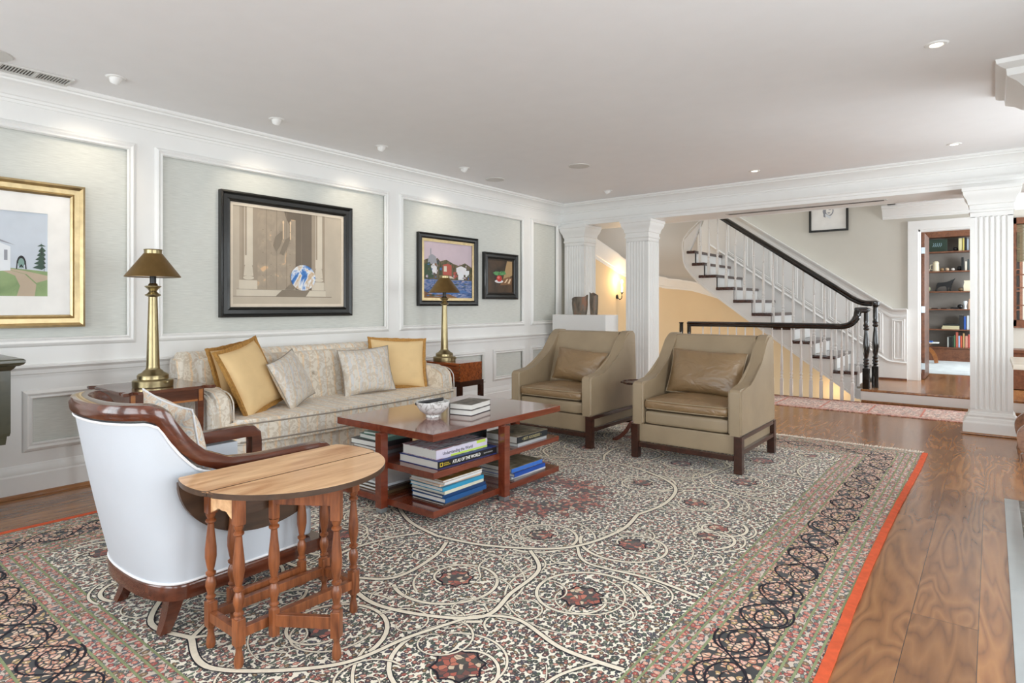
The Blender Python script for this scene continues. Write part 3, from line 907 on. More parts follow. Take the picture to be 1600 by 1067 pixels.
column(4.705, 5.025, 'large white fluted square column at the right beside the landing step')
# pier with heavy crown at the right edge (chimney side)
bm = BM()
box(bm, 5.16, 6.45, 4.8, 5.05, 0, H)
struct('wall_chimney', bm, M['white'], 0)
bm = BM()
sqloft(bm, 5.16, 6.4, 4.8, 5.05, [(.0, 2.34), (.01, 2.34), (.014, 2.37), (.05, 2.40), (.07, 2.43), (.09, 2.46), (.10, 2.48), (.12, 2.485), (.14, 2.50), (.17, 2.53), (.22, 2.56), (.225, 2.60), (.25, 2.61), (.27, 2.625), (.275, 2.651)])
struct(trimname(), bm, M['white'])
# hearth slab
ht = thing('hearth', 'dark green veined marble hearth slab set in the floor at right', 'hearth', (5.5, 3.7, 0))
bm = BM(); box(bm, 5.0, 6.44, 3.35, 4.9, 0.001, 0.012, .002); build('slab', bm, M['hearth'], ht)
bm = BM(); box(bm, 4.93, 5.0, 3.35, 4.9, 0.001, 0.0125, .002); box(bm, 4.93, 6.44, 2.4, 3.35, 0.001, 0.0125, .002); build('border', bm, col((178, 184, 186), 0.12), ht, label='pale grey marble border')
# ------------------------------------------------------------------ ceiling fittings
def downlight(x, y, label, aim=None, group='small eyeball spotlights along the ceiling'):
    t = thing('ceiling_spotlight', label, 'ceiling light', (x, y, H), group=None)
    bm = BM(); lathe(bm, [(.030, -.002), (.034, -.007), (.050, -.006), (.058, 0.0)], (0, 0, 0), 28)
    build('trim_ring', bm, M['white'], t, world=False)
    if aim is not None:
        a = Vector(aim).normalized()
        q = Vector((0, 0, -1)).rotation_difference(a).to_matrix().to_4x4()
        bm = BM(); vs = lathe(bm, [(.036, .02), (.036, .0), (.033, -.022), (.028, -.036), (.025, -.037), (.023, -.02)], (0, 0, 0), 24)
        bmesh.ops.transform(bm, matrix=Matrix.Translation((0, 0, .0)) @ q, verts=bm.verts)
        build('eyeball', bm, M['white'], t, world=False)
        bm = BM(); lathe(bm, [(.0, -.024), (.025, -.024), (.025, -.018)], (0, 0, 0), 16); bmesh.ops.transform(bm, matrix=q, verts=bm.verts)
        build('lamp', bm, M['lampglow'], t, world=False)
        l = light('spotlight_beam', 'SPOT', (x + a.x * .05, y + a.y * .05, H + a.z * .05), (0, 0, 0), 13, (1.0, 0.85, 0.66), spot_size=R(80), spot_blend=1.0, shadow_soft_size=0.03)
        l.rotation_euler = Vector((0, 0, -1)).rotation_difference(a).to_euler()
    else:
        bm = BM(); lathe(bm, [(.0, -.001), (.03, -.001), (.03, -.003)], (0, 0, 0), 20)
        build('lamp', bm, M['lampglow'], t, world=False)
        light('downlight_beam', 'SPOT', (x, y, H - .02), (0, 0, 0), 12, (1.0, 0.88, 0.72), spot_size=R(90), spot_blend=0.8, shadow_soft_size=0.03)
downlight(.555, 1.458, 'eyeball ceiling spotlight nearest the air vent above the farmhouse picture', (-.62, .0, -.8))
downlight(.555, 2.55, 'eyeball ceiling spotlight above the large picture with the globe', (-.62, .2, -.8))
downlight(.555, 3.575, 'ceiling spotlight to the right above the large globe picture', (-.62, .1, -.8))
downlight(.555, 4.67, 'ceiling spotlight above the harbour picture', (-.62, .2, -.8))
downlight(1.107, 6.70, 'ceiling spotlight shining into the far left corner above the pedestal', (-.8, -.1, -.55))
downlight(4.631, 4.055, 'lit round recessed downlight near the upper right of the ceiling')
downlight(4.607, 6.664, 'recessed downlight in front of the large right column')
downlight(2.887, 6.681, 'recessed downlight near the middle of the beam')
for x, y, lb in ((.442, 5.30, 'round flat ceiling speaker nearer the left wall'), (1.549, 5.32, 'round flat ceiling speaker further from the left wall'), (.40, .87, 'round ceiling speaker cut by the left edge near the air vent')):
    t = thing('ceiling_speaker', lb, 'speaker', (x, y, H))
    bm = BM(); lathe(bm, [(.098, -.006), (.106, -.007), (.112, 0)], (0, 0, 0), 40); build('rim', bm, M['vent'], t, world=False)
    bm = BM(); lathe(bm, [(0, -.007), (.098, -.006), (.098, -.001)], (0, 0, 0), 40); build('grille', bm, M['vent'], t, world=False)
t = thing('air_vent', 'rectangular louvred air vent in the ceiling at upper left', 'vent', (.235, 1.13, H))
bm = BM()
for a in ((-.08, .08, -.19, -.175), (-.08, .08, .165, .18), (-.08, -.062, -.175, .165), (.062, .08, -.175, .165), (-.062, .062, -.012, .006)):
    box(bm, a[0], a[1], a[2], a[3], -.012, 0, .002)
build('frame', bm, M['vent'], t, world=False)
bm = BM()
for k in range(22):
    y = -.17 + k * .0153
    if abs(y + .003) < .012: continue
    box(bm, -.062, .062, y, y + .003, -.009, -.002)
build('louvres', bm, M['vent'], t, world=False)
bm = BM(); box(bm, -.062, .062, -.175, .165, -.0018, -.0006); build('duct_shade', bm, M['ventdark'], t, world=False)  # dark sheet painted as the shade up behind the louvres
t = thing('air_vent', 'long slot air vent in the underside of the beam', 'vent', (3.15, 7.52, 2.34))
bm = BM(); box(bm, -.85, .85, -.05, .05, -.006, 0, .002); build('frame', bm, M['vent'], t, world=False)
bm = BM()
for k in range(4): box(bm, -.82, .82, -.034 + k * .018, -.026 + k * .018, -.0075, -.006)  # dark strips painted as the shade inside the slits
build('slot_shade', bm, M['ventdark'], t, world=False)
# wall sconce in the stair hall
t = thing('wall_sconce', 'lit bronze wall sconce glowing beside the second column', 'wall light', (0.0, 8.97, 1.36))
bm = BM(); lathe(bm, [(.0, 0), (.035, .002), (.038, .01), (.02, .016), (0, .018)], (0, 0, 0), 16)
bmesh.ops.transform(bm, matrix=Matrix.Rotation(R(90), 4, 'Y'), verts=bm.verts); build('back_plate', bm, M['black'], t, world=False)
bm = BM(); tube(bm, bez([(.01, 0, 0), (.05, 0, -.04), (.09, 0, -.02), (.095, 0, .05)], 6), .007); lathe(bm, [(.006, .05), (.02, .06), (.024, .075), (.012, .08)], (.095, 0, 0), 12)
build('arm', bm, M['black'], t, world=False)
bm = BM(); lathe(bm, [(.010, .08), (.011, .15), (.009, .20), (.006, .22), (.02, .235), (.018, .26), (0, .285)], (.095, 0, 0), 12)
build('candle_bulb', bm, M['bulb'], t, world=False)
light('sconce_light', 'POINT', (.16, 8.95, 1.64), (0, 0, 0), 9, (1.0, 0.66, 0.34), shadow_soft_size=.04)
light('stairwell_uplight', 'POINT', (3.02, 9.97, -0.06), (0, 0, 0), 3, (1.0, 0.72, 0.42), shadow_soft_size=.05)
light('stairwell_light', 'POINT', (1.3, 8.95, 0.35), (0, 0, 0), 20, (1.0, 0.90, 0.78), shadow_soft_size=.2)
# ------------------------------------------------------------------ staircase
zt_ = lambda j: .17 + .1885 * j
xr = {0: 3.56, 1: 3.495, 2: 3.235, 3: 2.965, 4: 2.70, 5: 2.435, 6: 2.17, 7: 1.915, 8: 1.66, 9: 1.47, 10: 1.33}
xl = {1: 3.206, 2: 2.955, 3: 2.704, 4: 2.43, 5: 2.157, 6: 1.895, 7: 1.642, 8: 1.377, 9: 1.272, 10: 1.188}
YS = 9.02
st = thing('staircase', 'white staircase with dark treads and black handrail climbing left behind the hall', 'staircase', (2.4, 9.6, 0.0))
bm = BM()
up = [(3.56, .0), (3.56, .13), (3.475, .13)]
for j in range(1, 11):
    up += [(xr[j] - .02, zt_(j - 1) - .03 if j > 1 else .13), (xr[j] - .02, zt_(j) - .03)]
up = [(3.56, 0.0), (3.56, .13)] + [p for j in range(1, 11) for p in ((xr[j] - .02, (zt_(j - 1) if j > 1 else .16) - .03), (xr[j] - .02, zt_(j) - .03))]
low = [(1.22, zt_(10) - .03), (1.41, 2.5), (1.137, 2.226), (1.117, 1.981), (1.15, 1.80), (1.239, 1.681), (1.36, 1.55), (1.508, 1.432), (2.118, .98), (3.48, 0.0)]
prism(bm, up + low, 'y', YS, YS + .05)
build('stringer', bm, M['white'], st, 0)
bm = BM()
path = [(1.41, YS - .006, 2.5), (1.137, YS - .006, 2.226), (1.117, YS - .006, 1.981), (1.15, YS - .006, 1.80), (1.239, YS - .006, 1.681), (1.508, YS - .006, 1.432), (2.118, YS - .006, .98), (3.47, YS - .006, 0.01)]
sweep(bm, bez(path, 4)[:-1], [(0, 0), (.012, 0), (.012, .045), (.006, .055), (0, .055)], up=Vector((0, -1, 0)))
bmesh.ops.delete(bm, geom=bm.verts[:], context='VERTS')
pp = bez(path, 4)
for i in range(len(pp) - 1):
    beam(bm, pp[i] + Vector((0, 0, .03)), pp[i + 1] + Vector((0, 0, .03)), .014, .012)
build('stringer_bead', bm, M['white'], st, 0)
bm = BM()
for a, b in zip(low[3:], low[4:]):
    A = [bm.verts.new((a[0], YS + .05, a[1])), bm.verts.new((b[0], YS + .05, b[1])), bm.verts.new((b[0], 10.17, b[1])), bm.verts.new((a[0], 10.17, a[1]))]
    bm.faces.new(A)
bmesh.ops.solidify(bm, geom=bm.faces[:], thickness=-.02)
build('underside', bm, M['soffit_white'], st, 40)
for j in range(1, 11):
    z = zt_(j)
    bm = BM(); box(bm, xl[j], xr[j], YS - .035, 10.18, z - .045, z, .01)
    build('tread', bm, M['mahog_dark'], st)
    bm = BM(); zl = .16 if j == 1 else zt_(j - 1)
    box(bm, xr[j] - .036, xr[j] - .02, YS + .005, 10.17, zl + (.0), z - .045)
    build('riser', bm, M['white'], st, 0)
def baluster_bm(bm, x, y, z0, z1, base=.22):
    box(bm, x - .019, x + .019, y - .019, y + .019, z0, z0 + base, .002)
    h = z1 - z0; b = base
    if h < base + .35: b = base
    prof = [(.016, b), (.011, b + .012), (.017, b + .03), (.011, b + .05), (.018, b + .075), (.012, b + .1), (.016, b + .12), (.015, b + .14)]
    prof += [(.0165, b + .22), (.0085, h - .26), (.014, h - .25), (.0085, h - .235), (.015, h - .21), (.009, h - .18), (.0075, h)]
    prof = [p for i, p in enumerate(prof) if p[1] <= h + 1e-6]
    prof = sorted(prof, key=lambda p: p[1])
    lathe(bm, [(r * 1.15, q) for r, q in prof], (x, y, z0), 10)
rail_z = lambda x: 2.504 + (x - 1.741) * -.7068
RY = 9.06
for i in range(17):
    x = 1.377 + i * .1323
    j = max([k for k in xr if k >= 1 and xr[k] > x + .01] or [1])
    zz = zt_(j)
    if x > 3.47: zz = .16
    bm = BM(); baluster_bm(bm, x, RY, zz, rail_z(x) - .02, .2 + (0.06 if i % 2 == 0 else 0.0))
    build('baluster', bm, M['white'], st)
RAIL = [(-.03, -.036), (.03, -.036), (.034, -.018), (.027, -.004), (.034, .012), (.028, .028), (.012, .037), (-.012, .037), (-.028, .028), (-.034, .012), (-.027, -.004), (-.034, -.018)]
bm = BM()
sweep(bm, bez([(1.05, RY, rail_z(1.05)), (1.9, RY, rail_z(1.9)), (2.8, RY, rail_z(2.8)), (3.3, RY, rail_z(3.3)), (3.42, RY, 1.315), (3.52, RY, 1.262), (3.60, RY, 1.245), (3.71, RY, 1.245)], 6), RAIL)
lathe(bm, [(0, 1.21), (.045, 1.212), (.05, 1.23), (.05, 1.262), (.03, 1.275), (0, 1.28)], (3.69, RY, 0), 20)
build('handrail', bm, M['black_gloss'], st)
def newel_bm(bm, x, y, z0, z1, w=.038):
    h = z1 - z0
    box(bm, x - w, x + w, y - w, y + w, z0, z0 + .26 * h, .004)
    pr_ = [(.034, .26), (.024, .275), (.038, .29), (.026, .31), (.038, .33), (.026, .35), (.036, .37), (.024, .39), (.030, .42), (.040, .50), (.036, .58), (.024, .70), (.022, .74), (.036, .76), (.024, .78), (.036, .80), (.026, .83), (.030, .86), (.028, .97), (.036, 1.0)]
    lathe(bm, [(r * w / .038, t * h) for r, t in pr_], (x, y, z0), 18)
bm = BM(); newel_bm(bm, 3.69, RY, .16, 1.215); build('newel_post', bm, M['black_gloss'], st)

# guard railing along the stairwell
gr = thing('stair_railing', 'level black handrail with white turned balusters guarding the stairwell', 'railing', (2.4, 8.72, 0))
GY = 8.73
bm = BM()
sweep(bm, bez([(1.32, GY, .945), (2.2, GY, .95), (3.2, GY, .95), (3.38, GY, .952), (3.47, GY, .99), (3.52, GY + .02, 1.07), (3.535, GY + .04, 1.15)], 6), RAIL)
sweep(bm, [(3.515, GY + .04, 1.155), (3.56, GY + .08, 1.16), (3.62, GY + .12, 1.16)], RAIL)
build('handrail', bm, M['black_gloss'], gr)
for i in range(17):
    x = 1.546 + i * .121
    bm = BM(); baluster_bm(bm, x, GY, 0.0, .925 if x < 3.42 else 1.0, .235); build('baluster', bm, M['white'], gr)
bm = BM(); newel_bm(bm, 3.615, GY + .13, .16, 1.16); box(bm, 3.575, 3.655, GY + .09, GY + .17, 1.14, 1.185, .01); build('newel_post', bm, M['black_gloss'], gr)
bm = BM(); newel_bm(bm, 1.335, GY, 0.0, .965); build('newel_post', bm, M['black_gloss'], gr)
bm = BM(); newel_bm(bm, 1.215, GY, 0.0, .97); build('newel_post', bm, M['black_gloss'], gr)

# ------------------------------------------------------------------ framed pictures
def picture(label, y0, y1, z0, z1, frame_mat, prof, inset, layers, mats, liner=None, liner_w=0.0, x0=0.002, name='framed_picture', glass=False):
    """hangs on the left wall (facing +X). layers: (polygon in 0..1 u,v ; material index)"""
    t = thing(name, label, 'picture', (x0, (y0 + y1) / 2, z0))
    bm = BM()
    q = 0.0
    sweep(bm, [(x0, y0, z0), (x0, y1, z0), (x0, y1, z1), (x0, y0, z1)], prof, True, up=Vector((1, 0, 0)))
    build('frame', bm, frame_mat, t)
    a0, a1, b0, b1 = y0 + inset, y1 - inset, z0 + inset, z1 - inset
    if liner is not None:
        bm = BM()
        lw = liner_w
        for (p, q_, r, s) in ((a0 - .005, a1 + .005, b0 - .005, b0 + lw), (a0 - .005, a1 + .005, b1 - lw, b1 + .005), (a0 - .005, a0 + lw, b0 + lw, b1 - lw), (a1 - lw, a1 + .005, b0 + lw, b1 - lw)):
            box(bm, x0 + .008, x0 + .020, p, q_, r, s)
        build('liner', bm, liner, t, 0)
        a0 += lw; a1 -= lw; b0 += lw; b1 -= lw
    bm = BM()
    box(bm, x0 + .004, x0 + .010, a0 - .004, a1 + .004, b0 - .004, b1 + .004, mi=0)
    for k, (poly, mi) in enumerate(layers):
        xx = x0 + .0104 + k * .00012
        f = bm.faces.new([bm.verts.new((xx, a0 + u * (a1 - a0), b0 + v * (b1 - b0))) for u, v in poly]); f.material_index = mi
    me_o = build('canvas', bm, mats, t, 0)
    for p in me_o.data.polygons:
        pass
    return t
def rect(u0, u1, v0, v1): return [(u0, v0), (u1, v0), (u1, v1), (u0, v1)]
def disc(u, v, ru, rv, n=28, a0=0, a1=2 * PI): return [(u + ru * math.cos(a0 + (a1 - a0) * i / n), v + rv * math.sin(a0 + (a1 - a0) * i / n)) for i in range(n)]
# sweep for a loop in the wall plane: side points outwards for this order
PF = lambda w, d: [(-w, .0), (-w, d * .55), (-w * .86, d * .8), (-w * .7, d * .55), (-w * .35, d * .6), (-w * .16, d), (0, d * .9), (0, 0)]
# 1 farmhouse picture with gold frame and mat
cs = {n: col(c, 0.6) for n, c in dict(sky=(198, 206, 216), wall=(226, 230, 234), grey=(150, 152, 160), path=(186, 168, 146), fir=(62, 84, 70), blk=(36, 34, 38), teal=(128, 158, 150), stone=(196, 184, 166), stone2=(214, 204, 186), stone3=(176, 162, 144), door=(166, 152, 134), shade=(120, 108, 94), shade2=(140, 128, 112), light=(232, 206, 172), lilac=(196, 180, 190), red=(176, 84, 70), wht=(226, 226, 230), grn=(60, 80, 60), blu=(70, 110, 170), brn=(130, 92, 60), tan=(176, 146, 104), rose=(196, 60, 50), rose2=(226, 130, 120), dk=(50, 38, 26)).items()}
fir = []
for k in range(5):
    v = .34 + k * .05; wdt = .12 - k * .018
    fir.append(([(.93 - wdt, v), (.93, v - .02), (.98, v + .01), (.93, v + .06)], 4))
layers = [(rect(0, 1, 0, 1), 0), ([(0, 0), (1, 0), (1, .30), (.55, .33), (.2, .31), (0, .28)], 1),
          ([(.62, 0), (.84, 0), (.86, .14), (.72, .26), (.42, .33), (.38, .32), (.6, .24), (.66, .12)], 2),
          ([(.86, .16), (1, .2), (1, .25), (.72, .30), (.42, .335), (.74, .26)], 2),
          ([(.30, .28), (.545, .30), (.545, .58), (.30, .66)], 3), ([(.30, .66), (.60, .60), (.30, .70)], 5), (rect(.47, .51, .42, .54), 5),
          (disc(.675, .39, .055, .09, 20, -.2, PI + .2), 6), (disc(.675, .39, .038, .06, 20), 7), ([(.61, .32), (.625, .32), (.635, .42), (.62, .42)], 6), ([(.725, .32), (.74, .32), (.73, .42), (.715, .42)], 6), ([(.64, .33), (.675, .38), (.71, .33), (.675, .35)], 6)] + fir + [([(.925, .5), (.935, .5), (.92, .66)], 6), ([(.87, .6), (.98, .605), (.92, .63)], 4), (rect(.955, .96, .3, .5), 6)]
picture('gold framed picture of a farmyard lawn with a white mat, cut by the left edge', .62, 1.447, 1.076, 2.02, M['gold'], PF(.082, .045), .078,
        layers, [cs['sky'], M['meadow'], cs['path'], cs['wall'], cs['fir'], cs['grey'], cs['blk'], cs['teal']], M['matboard'], .125)
# 2 door with a globe
L2 = [(rect(0, 1, 0, 1), 0)]
L2 += [(rect(.055, .205, .24, 1), 2), (rect(.205, .52, .155, 1), 1), (rect(.50, .70, .155, 1), 3), ([(.44, 1), (.52, 1), (.535, .9), (.50, .84), (.46, .92)], 3), (rect(.50, .545, .155, .92), 1), (rect(.545, .70, .155, 1), 3)]
for u in (.28, .37, .46, .60): L2.append((rect(u, u + .004, .155, 1), 5))
for u in (.075, .70): L2.append((rect(u, u + .13, .24, 1), 6))
for u in (.095, .735):
    L2 += [(rect(u, u + .07, .40, 1), 4), (disc(u + .035, .47, .035, .025), 4), ([(u - .005, .29), (u + .075, .29), (u + .068, .38), (u + .05, .45), (u + .02, .45), (u + .002, .38)], 4), (disc(u + .035, .27, .045, .02), 4), (rect(u + .005, u + .02, .5, 1), 6)]
L2 += [(rect(.05, .2, .145, .245), 4), (rect(.70, .82, .145, .245), 4), (rect(.03, .84, .08, .15), 4), (rect(0, .9, 0, .08), 0), (rect(0, .9, .075, .082), 5), (rect(.03, .84, .148, .152), 5), ([(.36, .08), (.64, .08), (.68, .15), (.42, .15)], 7)]
L2 += [([(.34, .62), (.37, .56), (.40, .62), (.43, .72), (.44, .80), (.41, .78), (.36, .72)], 5), ([(.40, .55), (.43, .52), (.47, .62), (.50, .74), (.45, .70), (.42, .62)], 5), (rect(.425, .435, .70, .88), 8), (rect(.49, .50, .70, .88), 8), (disc(.43, .88, .008, .02), 8), (disc(.495, .88, .008, .02), 8)]
for u in (.25, .32, .40, .49):
    for v in (.3, .42, .54, .66, .78): L2.append((disc(u, v, .004, .005, 8), 5))
L2 += [([(.44, .155), (.52, .155), (.58, .25), (.55, .27)], 7), (disc(.615, .29, .118, .142, 40), 9)]
picture('large black framed picture of a stone doorway with a blue and white globe', 2.37, 3.64, 1.122, 2.15, M['black_frame'], PF(.085, .05), .08, L2,
        [cs['stone'], M['dappled'], cs['stone3'], cs['shade'], cs['stone2'], cs['shade2'], cs['door'], cs['shade2'], cs['light'], M['earth']], M['linen'], .03)
# 3 harbour
L3 = [(rect(0, 1, 0, 1), 0), ([(0, 0), (1, 0), (1, .34), (0, .34)], 1), ([(0, .33), (1, .33), (1, .58), (.85, .66), (.72, .60), (.6, .63), (.45, .70), (.33, .66), (.27, .72), (.16, .62), (.1, .70), (0, .66)], 2),
      ([(.08, .62), (.27, .58), (.24, .74), (.17, .78), (.1, .74)], 3), (rect(.13, .15, .76, .88), 3), ([(.14, .45), (.26, .43), (.26, .55), (.2, .62), (.14, .56)], 4), ([(.38, .42), (.56, .40), (.56, .60), (.48, .63), (.38, .60)], 5), (rect(.40, .46, .48, .58), 6),
      ([(.66, .44), (.86, .44), (.88, .56), (.76, .60), (.66, .56)], 4), ([(.70, .34), (.82, .34), (.82, .44), (.76, .50), (.70, .44)], 7), (rect(.60, .68, .36, .48), 5), (rect(.86, .94, .40, .52), 7),
      ([(.0, .0), (.7, .0), (.5, .07), (.2, .05), (0, .12)], 8), ([(.35, .36), (.62, .36), (.55, .40), (.36, .40)], 6), ([(.0, .34), (.2, .36), (.12, .64), (.04, .6), (0, .6)], 9), ([(.35, .06), (.95, .10), (.8, .15), (.5, .12)], 10)]
rp3 = random.Random(4)
for k in range(70):
    u, v = rp3.uniform(0, .95), rp3.uniform(.34, .60); a = rp3.uniform(.015, .045); b = rp3.uniform(.015, .05)
    if .36 < u < .58 or (.64 < u < .9 and v < .58 and v > .4): continue
    L3.append(([(u, v), (u + a, v + rp3.uniform(-.01, .01)), (u + a * .8, v + b), (u + a * .1, v + b * .8)], rp3.choice([9, 9, 2, 8, 3, 0, 10, 2])))
for k in range(60):
    u, v = rp3.uniform(0, .85), rp3.uniform(.02, .33); a = rp3.uniform(.05, .16); b = rp3.uniform(.006, .018)
    L3.append(([(u, v), (u + a * .5, v - b * .4), (u + a, v + b * .2), (u + a * .5, v + b)], rp3.choice([10, 10, 4, 0, 1, 9, 3])))
picture('black and gold framed painting of a harbour village behind the right brass lamp', 4.51, 5.475, 1.213, 2.015, M['black_frame'], PF(.06, .04), .056, L3,
        [cs['lilac'], M['sea'], M['village'], cs['grey'], cs['wht'], cs['red'], cs['stone2'], cs['wall'], cs['brn'], cs['grn'], cs['blu']], M['gold'], .035)
# 4 still life
L4 = [(rect(0, 1, 0, 1), 0), ([(.78, 1), (1, 1), (1, .55), (.6, .35)], 1), ([(.5, .22), (.95, .25), (1, .45), (.85, .5), (.6, .42)], 2), (disc(.45, .34, .17, .05), 3), (disc(.46, .43, .11, .10), 4), (disc(.43, .46, .05, .04), 5), ([(.2, .60), (.34, .66), (.44, .56), (.40, .52), (.28, .54)], 6), ([(.45, .54), (.5, .66), (.68, .68), (.74, .58), (.58, .54)], 6), (disc(.4, .6, .1, .05), 6), ([(.66, .30), (.72, .30), (.82, .42), (.78, .44)], 7), ([(.80, .28), (.88, .28), (.94, .42), (.90, .44)], 7)]
picture('small dark framed still life of a red pot with green leaves', 5.585, 6.252, 1.296, 1.872, M['black_frame'], PF(.075, .045), .07, L4,
        [M['darkstill'], cs['tan'], cs['brn'], cs['wht'], cs['rose'], cs['rose2'], M['foliage'], cs['light']], cs['dk'], .02)
# portrait drawing in the stair hall (faces -Y)
t = thing('framed_picture', 'black framed white drawing of a small head high on the stair wall', 'picture', (2.91, HW, 2.34))
bm = BM(); x0, x1, z0, z1 = 2.64, 3.18, 2.345, 2.95
for a in ((x0, x1, z0, z0 + .03), (x0, x1, z1 - .03, z1), (x0, x0 + .03, z0 + .03, z1 - .03), (x1 - .03, x1, z0 + .03, z1 - .03)): box(bm, a[0], a[1], HW - .035, HW - .002, a[2], a[3], .003)
build('frame', bm, M['black_frame'], t)
bm = BM(); box(bm, x0 + .03, x1 - .03, HW - .014, HW - .006, z0 + .03, z1 - .03, mi=0)
for k, (poly, mi) in enumerate([(disc(2.905, 2.66, .075, .085), 1), (disc(2.92, 2.66, .045, .06), 0), (disc(2.93, 2.68, .02, .008), 1), (disc(2.915, 2.63, .02, .008), 1), ([(2.85, 2.60), (2.87, 2.62), (2.95, 2.57), (2.93, 2.54)], 2), ([(2.84, 2.58), (2.87, 2.56), (2.86, 2.64), (2.84, 2.66)], 1)]):
    f = bm.faces.new([bm.verts.new((u, HW - .0142 - k * .0002, v)) for u, v in poly]); f.material_index = mi
build('drawing', bm, [M['matboard'], cs['grey'], cs['wall']], t, 0)

# ------------------------------------------------------------------ pedestal and vases
t = thing('pedestal', 'plain white block pedestal under the two clay vessels', 'pedestal', (.55, 7.05, 0))
bm = BM(); box(bm, .16, .985, 6.86, 7.195, 0, 1.095, .006); build('block', bm, M['white'], t)
def slabvase(x, y, w_, d_, h, ang, label, seed):
    rnd = random.Random(seed)
    t = thing('clay_vessel', label, 'vase', (x, y, 1.095), ang, group=None)
    bm = BM(); n = 28; rings = []
    prof = [(.80, 0), (.84, .02), (.92, .3), (.98, .6), (.97, .85), (1.0, 1.0)]
    for k, z in prof:
        ring = []
        for i in range(n):
            a = 2 * PI * i / n
            cx = math.copysign(abs(math.cos(a)) ** .6, math.cos(a)) * w_ / 2 * k; cy = math.copysign(abs(math.sin(a)) ** .8, math.sin(a)) * d_ / 2 * k
            hz = z * h * (1 + (.10 * math.cos(a) * (1 if seed == 1 else -.8) + .04 * math.sin(3 * a + seed)) * (z > .9))
            ring.append(bm.verts.new((cx, cy, hz)))
        rings.append(ring)
    inner = [bm.verts.new((v.co.x * .88, v.co.y * .82, v.co.z - .002)) for v in rings[-1]]
    low = [bm.verts.new((v.co.x * .8, v.co.y * .7, h * .3)) for v in rings[-1]]
    rings += [inner, low]
    for a, b in zip(rings, rings[1:]):
        for i in range(n): bm.faces.new((a[i], a[(i + 1) % n], b[(i + 1) % n], b[i]))
    bm.faces.new(rings[0][::-1]); bm.faces.new(rings[-1])
    build('body', bm, M['clay'], t, world=False)
slabvase(.50, 7.02, .23, .11, .235, .1, 'wide clay vessel on the white pedestal', 1)
slabvase(.70, 7.05, .115, .09, .275, -.1, 'narrow taller clay vessel beside the wide one on the pedestal', 2)

# ------------------------------------------------------------------ rugs
RX0, RX1, RY0, RY1 = 0.72, 4.44, 0.38, 6.03
rug = thing('area_rug', 'large ivory floral oriental rug with an orange edge under the seating', 'rug', (2.58, 3.2, 0))
bm = BM()
zr = .0068
box(bm, RX0 + .012, RX1 - .012, RY0, RY1 - .01, 0.001, zr, mi=1)
F = (RX0 + .52, RX1 - .52, RY0 + .52, RY1 - .50)      # field
def sheet(x0, x1, y0, y1, mi, z):
    f = bm.faces.new([bm.verts.new(p) for p in ((x0, y0, z), (x1, y0, z), (x1, y1, z), (x0, y1, z))]); f.material_index = mi
def ringb(o0, o1, mi, z):
    """frame between two offsets inwards from the rug edge"""
    a = (RX0 + o0, RX1 - o0, RY0 + o0, RY1 - o0); b = (RX0 + o1, RX1 - o1, RY0 + o1, RY1 - o1)
    sheet(a[0], b[0], a[2], a[3], mi, z); sheet(b[1], a[1], a[2], a[3], mi, z)
    sheet(b[0], b[1], a[2], b[2], mi, z); sheet(b[0], b[1], b[3], a[3], mi, z)
sheet(*F, 0, zr + .0004)
ringb(.17, .37, 2, zr + .0004)
for o in (.035, .075, .12, .166, .37, .42, .468, .512): ringb(o, o + .009, 5, zr + .0008)
def ribbon(pts, w0, w1, mi, z, edge=True):
    n = len(pts)
    def strip(k, mi, z):
        prev = None
        for i, p in enumerate(pts):
            q0 = pts[max(i - 1, 0)]; q1 = pts[min(i + 1, n - 1)]
            d = (q1 - q0)
            if d.length < 1e-6: continue
            d.normalize(); nn = Vector((-d.y, d.x)); w_ = (w0 + (w1 - w0) * i / (n - 1)) * k / 2
            a = bm.verts.new((p.x + nn.x * w_, p.y + nn.y * w_, z)); b = bm.verts.new((p.x - nn.x * w_, p.y - nn.y * w_, z))
            if prev: bm.faces.new((prev[0], prev[1], b, a)).material_index = mi
            prev = (a, b)
    if edge: strip(1.45, 6, z - .0002)
    strip(1, mi, z)
def spiral(cx, cy, r0, r1, a0, turns, n=44, sq=1.0):
    return [Vector((cx + (r0 + (r1 - r0) * i / n) * math.cos(a0 + turns * 2 * PI * i / n), cy + sq * (r0 + (r1 - r0) * i / n) * math.sin(a0 + turns * 2 * PI * i / n))) for i in range(n + 1)]
CXr, CYr = (F[0] + F[1]) / 2, (F[2] + F[3]) / 2
curves_ = []
def add_curve(pts, w0=.022, w1=.008, mi=3):
    for sx in (1, -1):
        for sy in (1, -1):
            ribbon([Vector((CXr + sx * p.x, CYr + sy * p.y)) for p in pts], w0, w1, mi, zr + .0013 + .000006 * len(curves_))
            curves_.append(1)
spir = [(.42, .60, .06, .24, .3, 1.2), (.86, .42, .05, .27, 2.0, 1.15), (.95, 1.05, .05, .28, 4.2, 1.25), (.42, 1.25, .05, .27, 1.0, 1.2), (.88, 1.72, .05, .29, 3.0, 1.2), (.33, 1.86, .04, .25, 5.0, 1.2), (1.12, .08, .03, .16, 1.0, 1.0), (1.14, 2.12, .03, .17, .5, 1.0), (.62, 2.16, .03, .14, 2.2, 1.0)]
for cx, cy, r0, r1, a0, tn in spir:
    add_curve(spiral(cx, cy, r0, r1, a0, tn), .008, .018)
    add_curve(spiral(cx, cy, r0 * .8, r1 * .72, a0 + 1.3, -tn * .9), .004, .010)
    add_curve(spiral(cx, cy, r1 * 1.02, r1 * 1.22, a0 + 2.6, .55), .004, .012)
rq = random.Random(11)
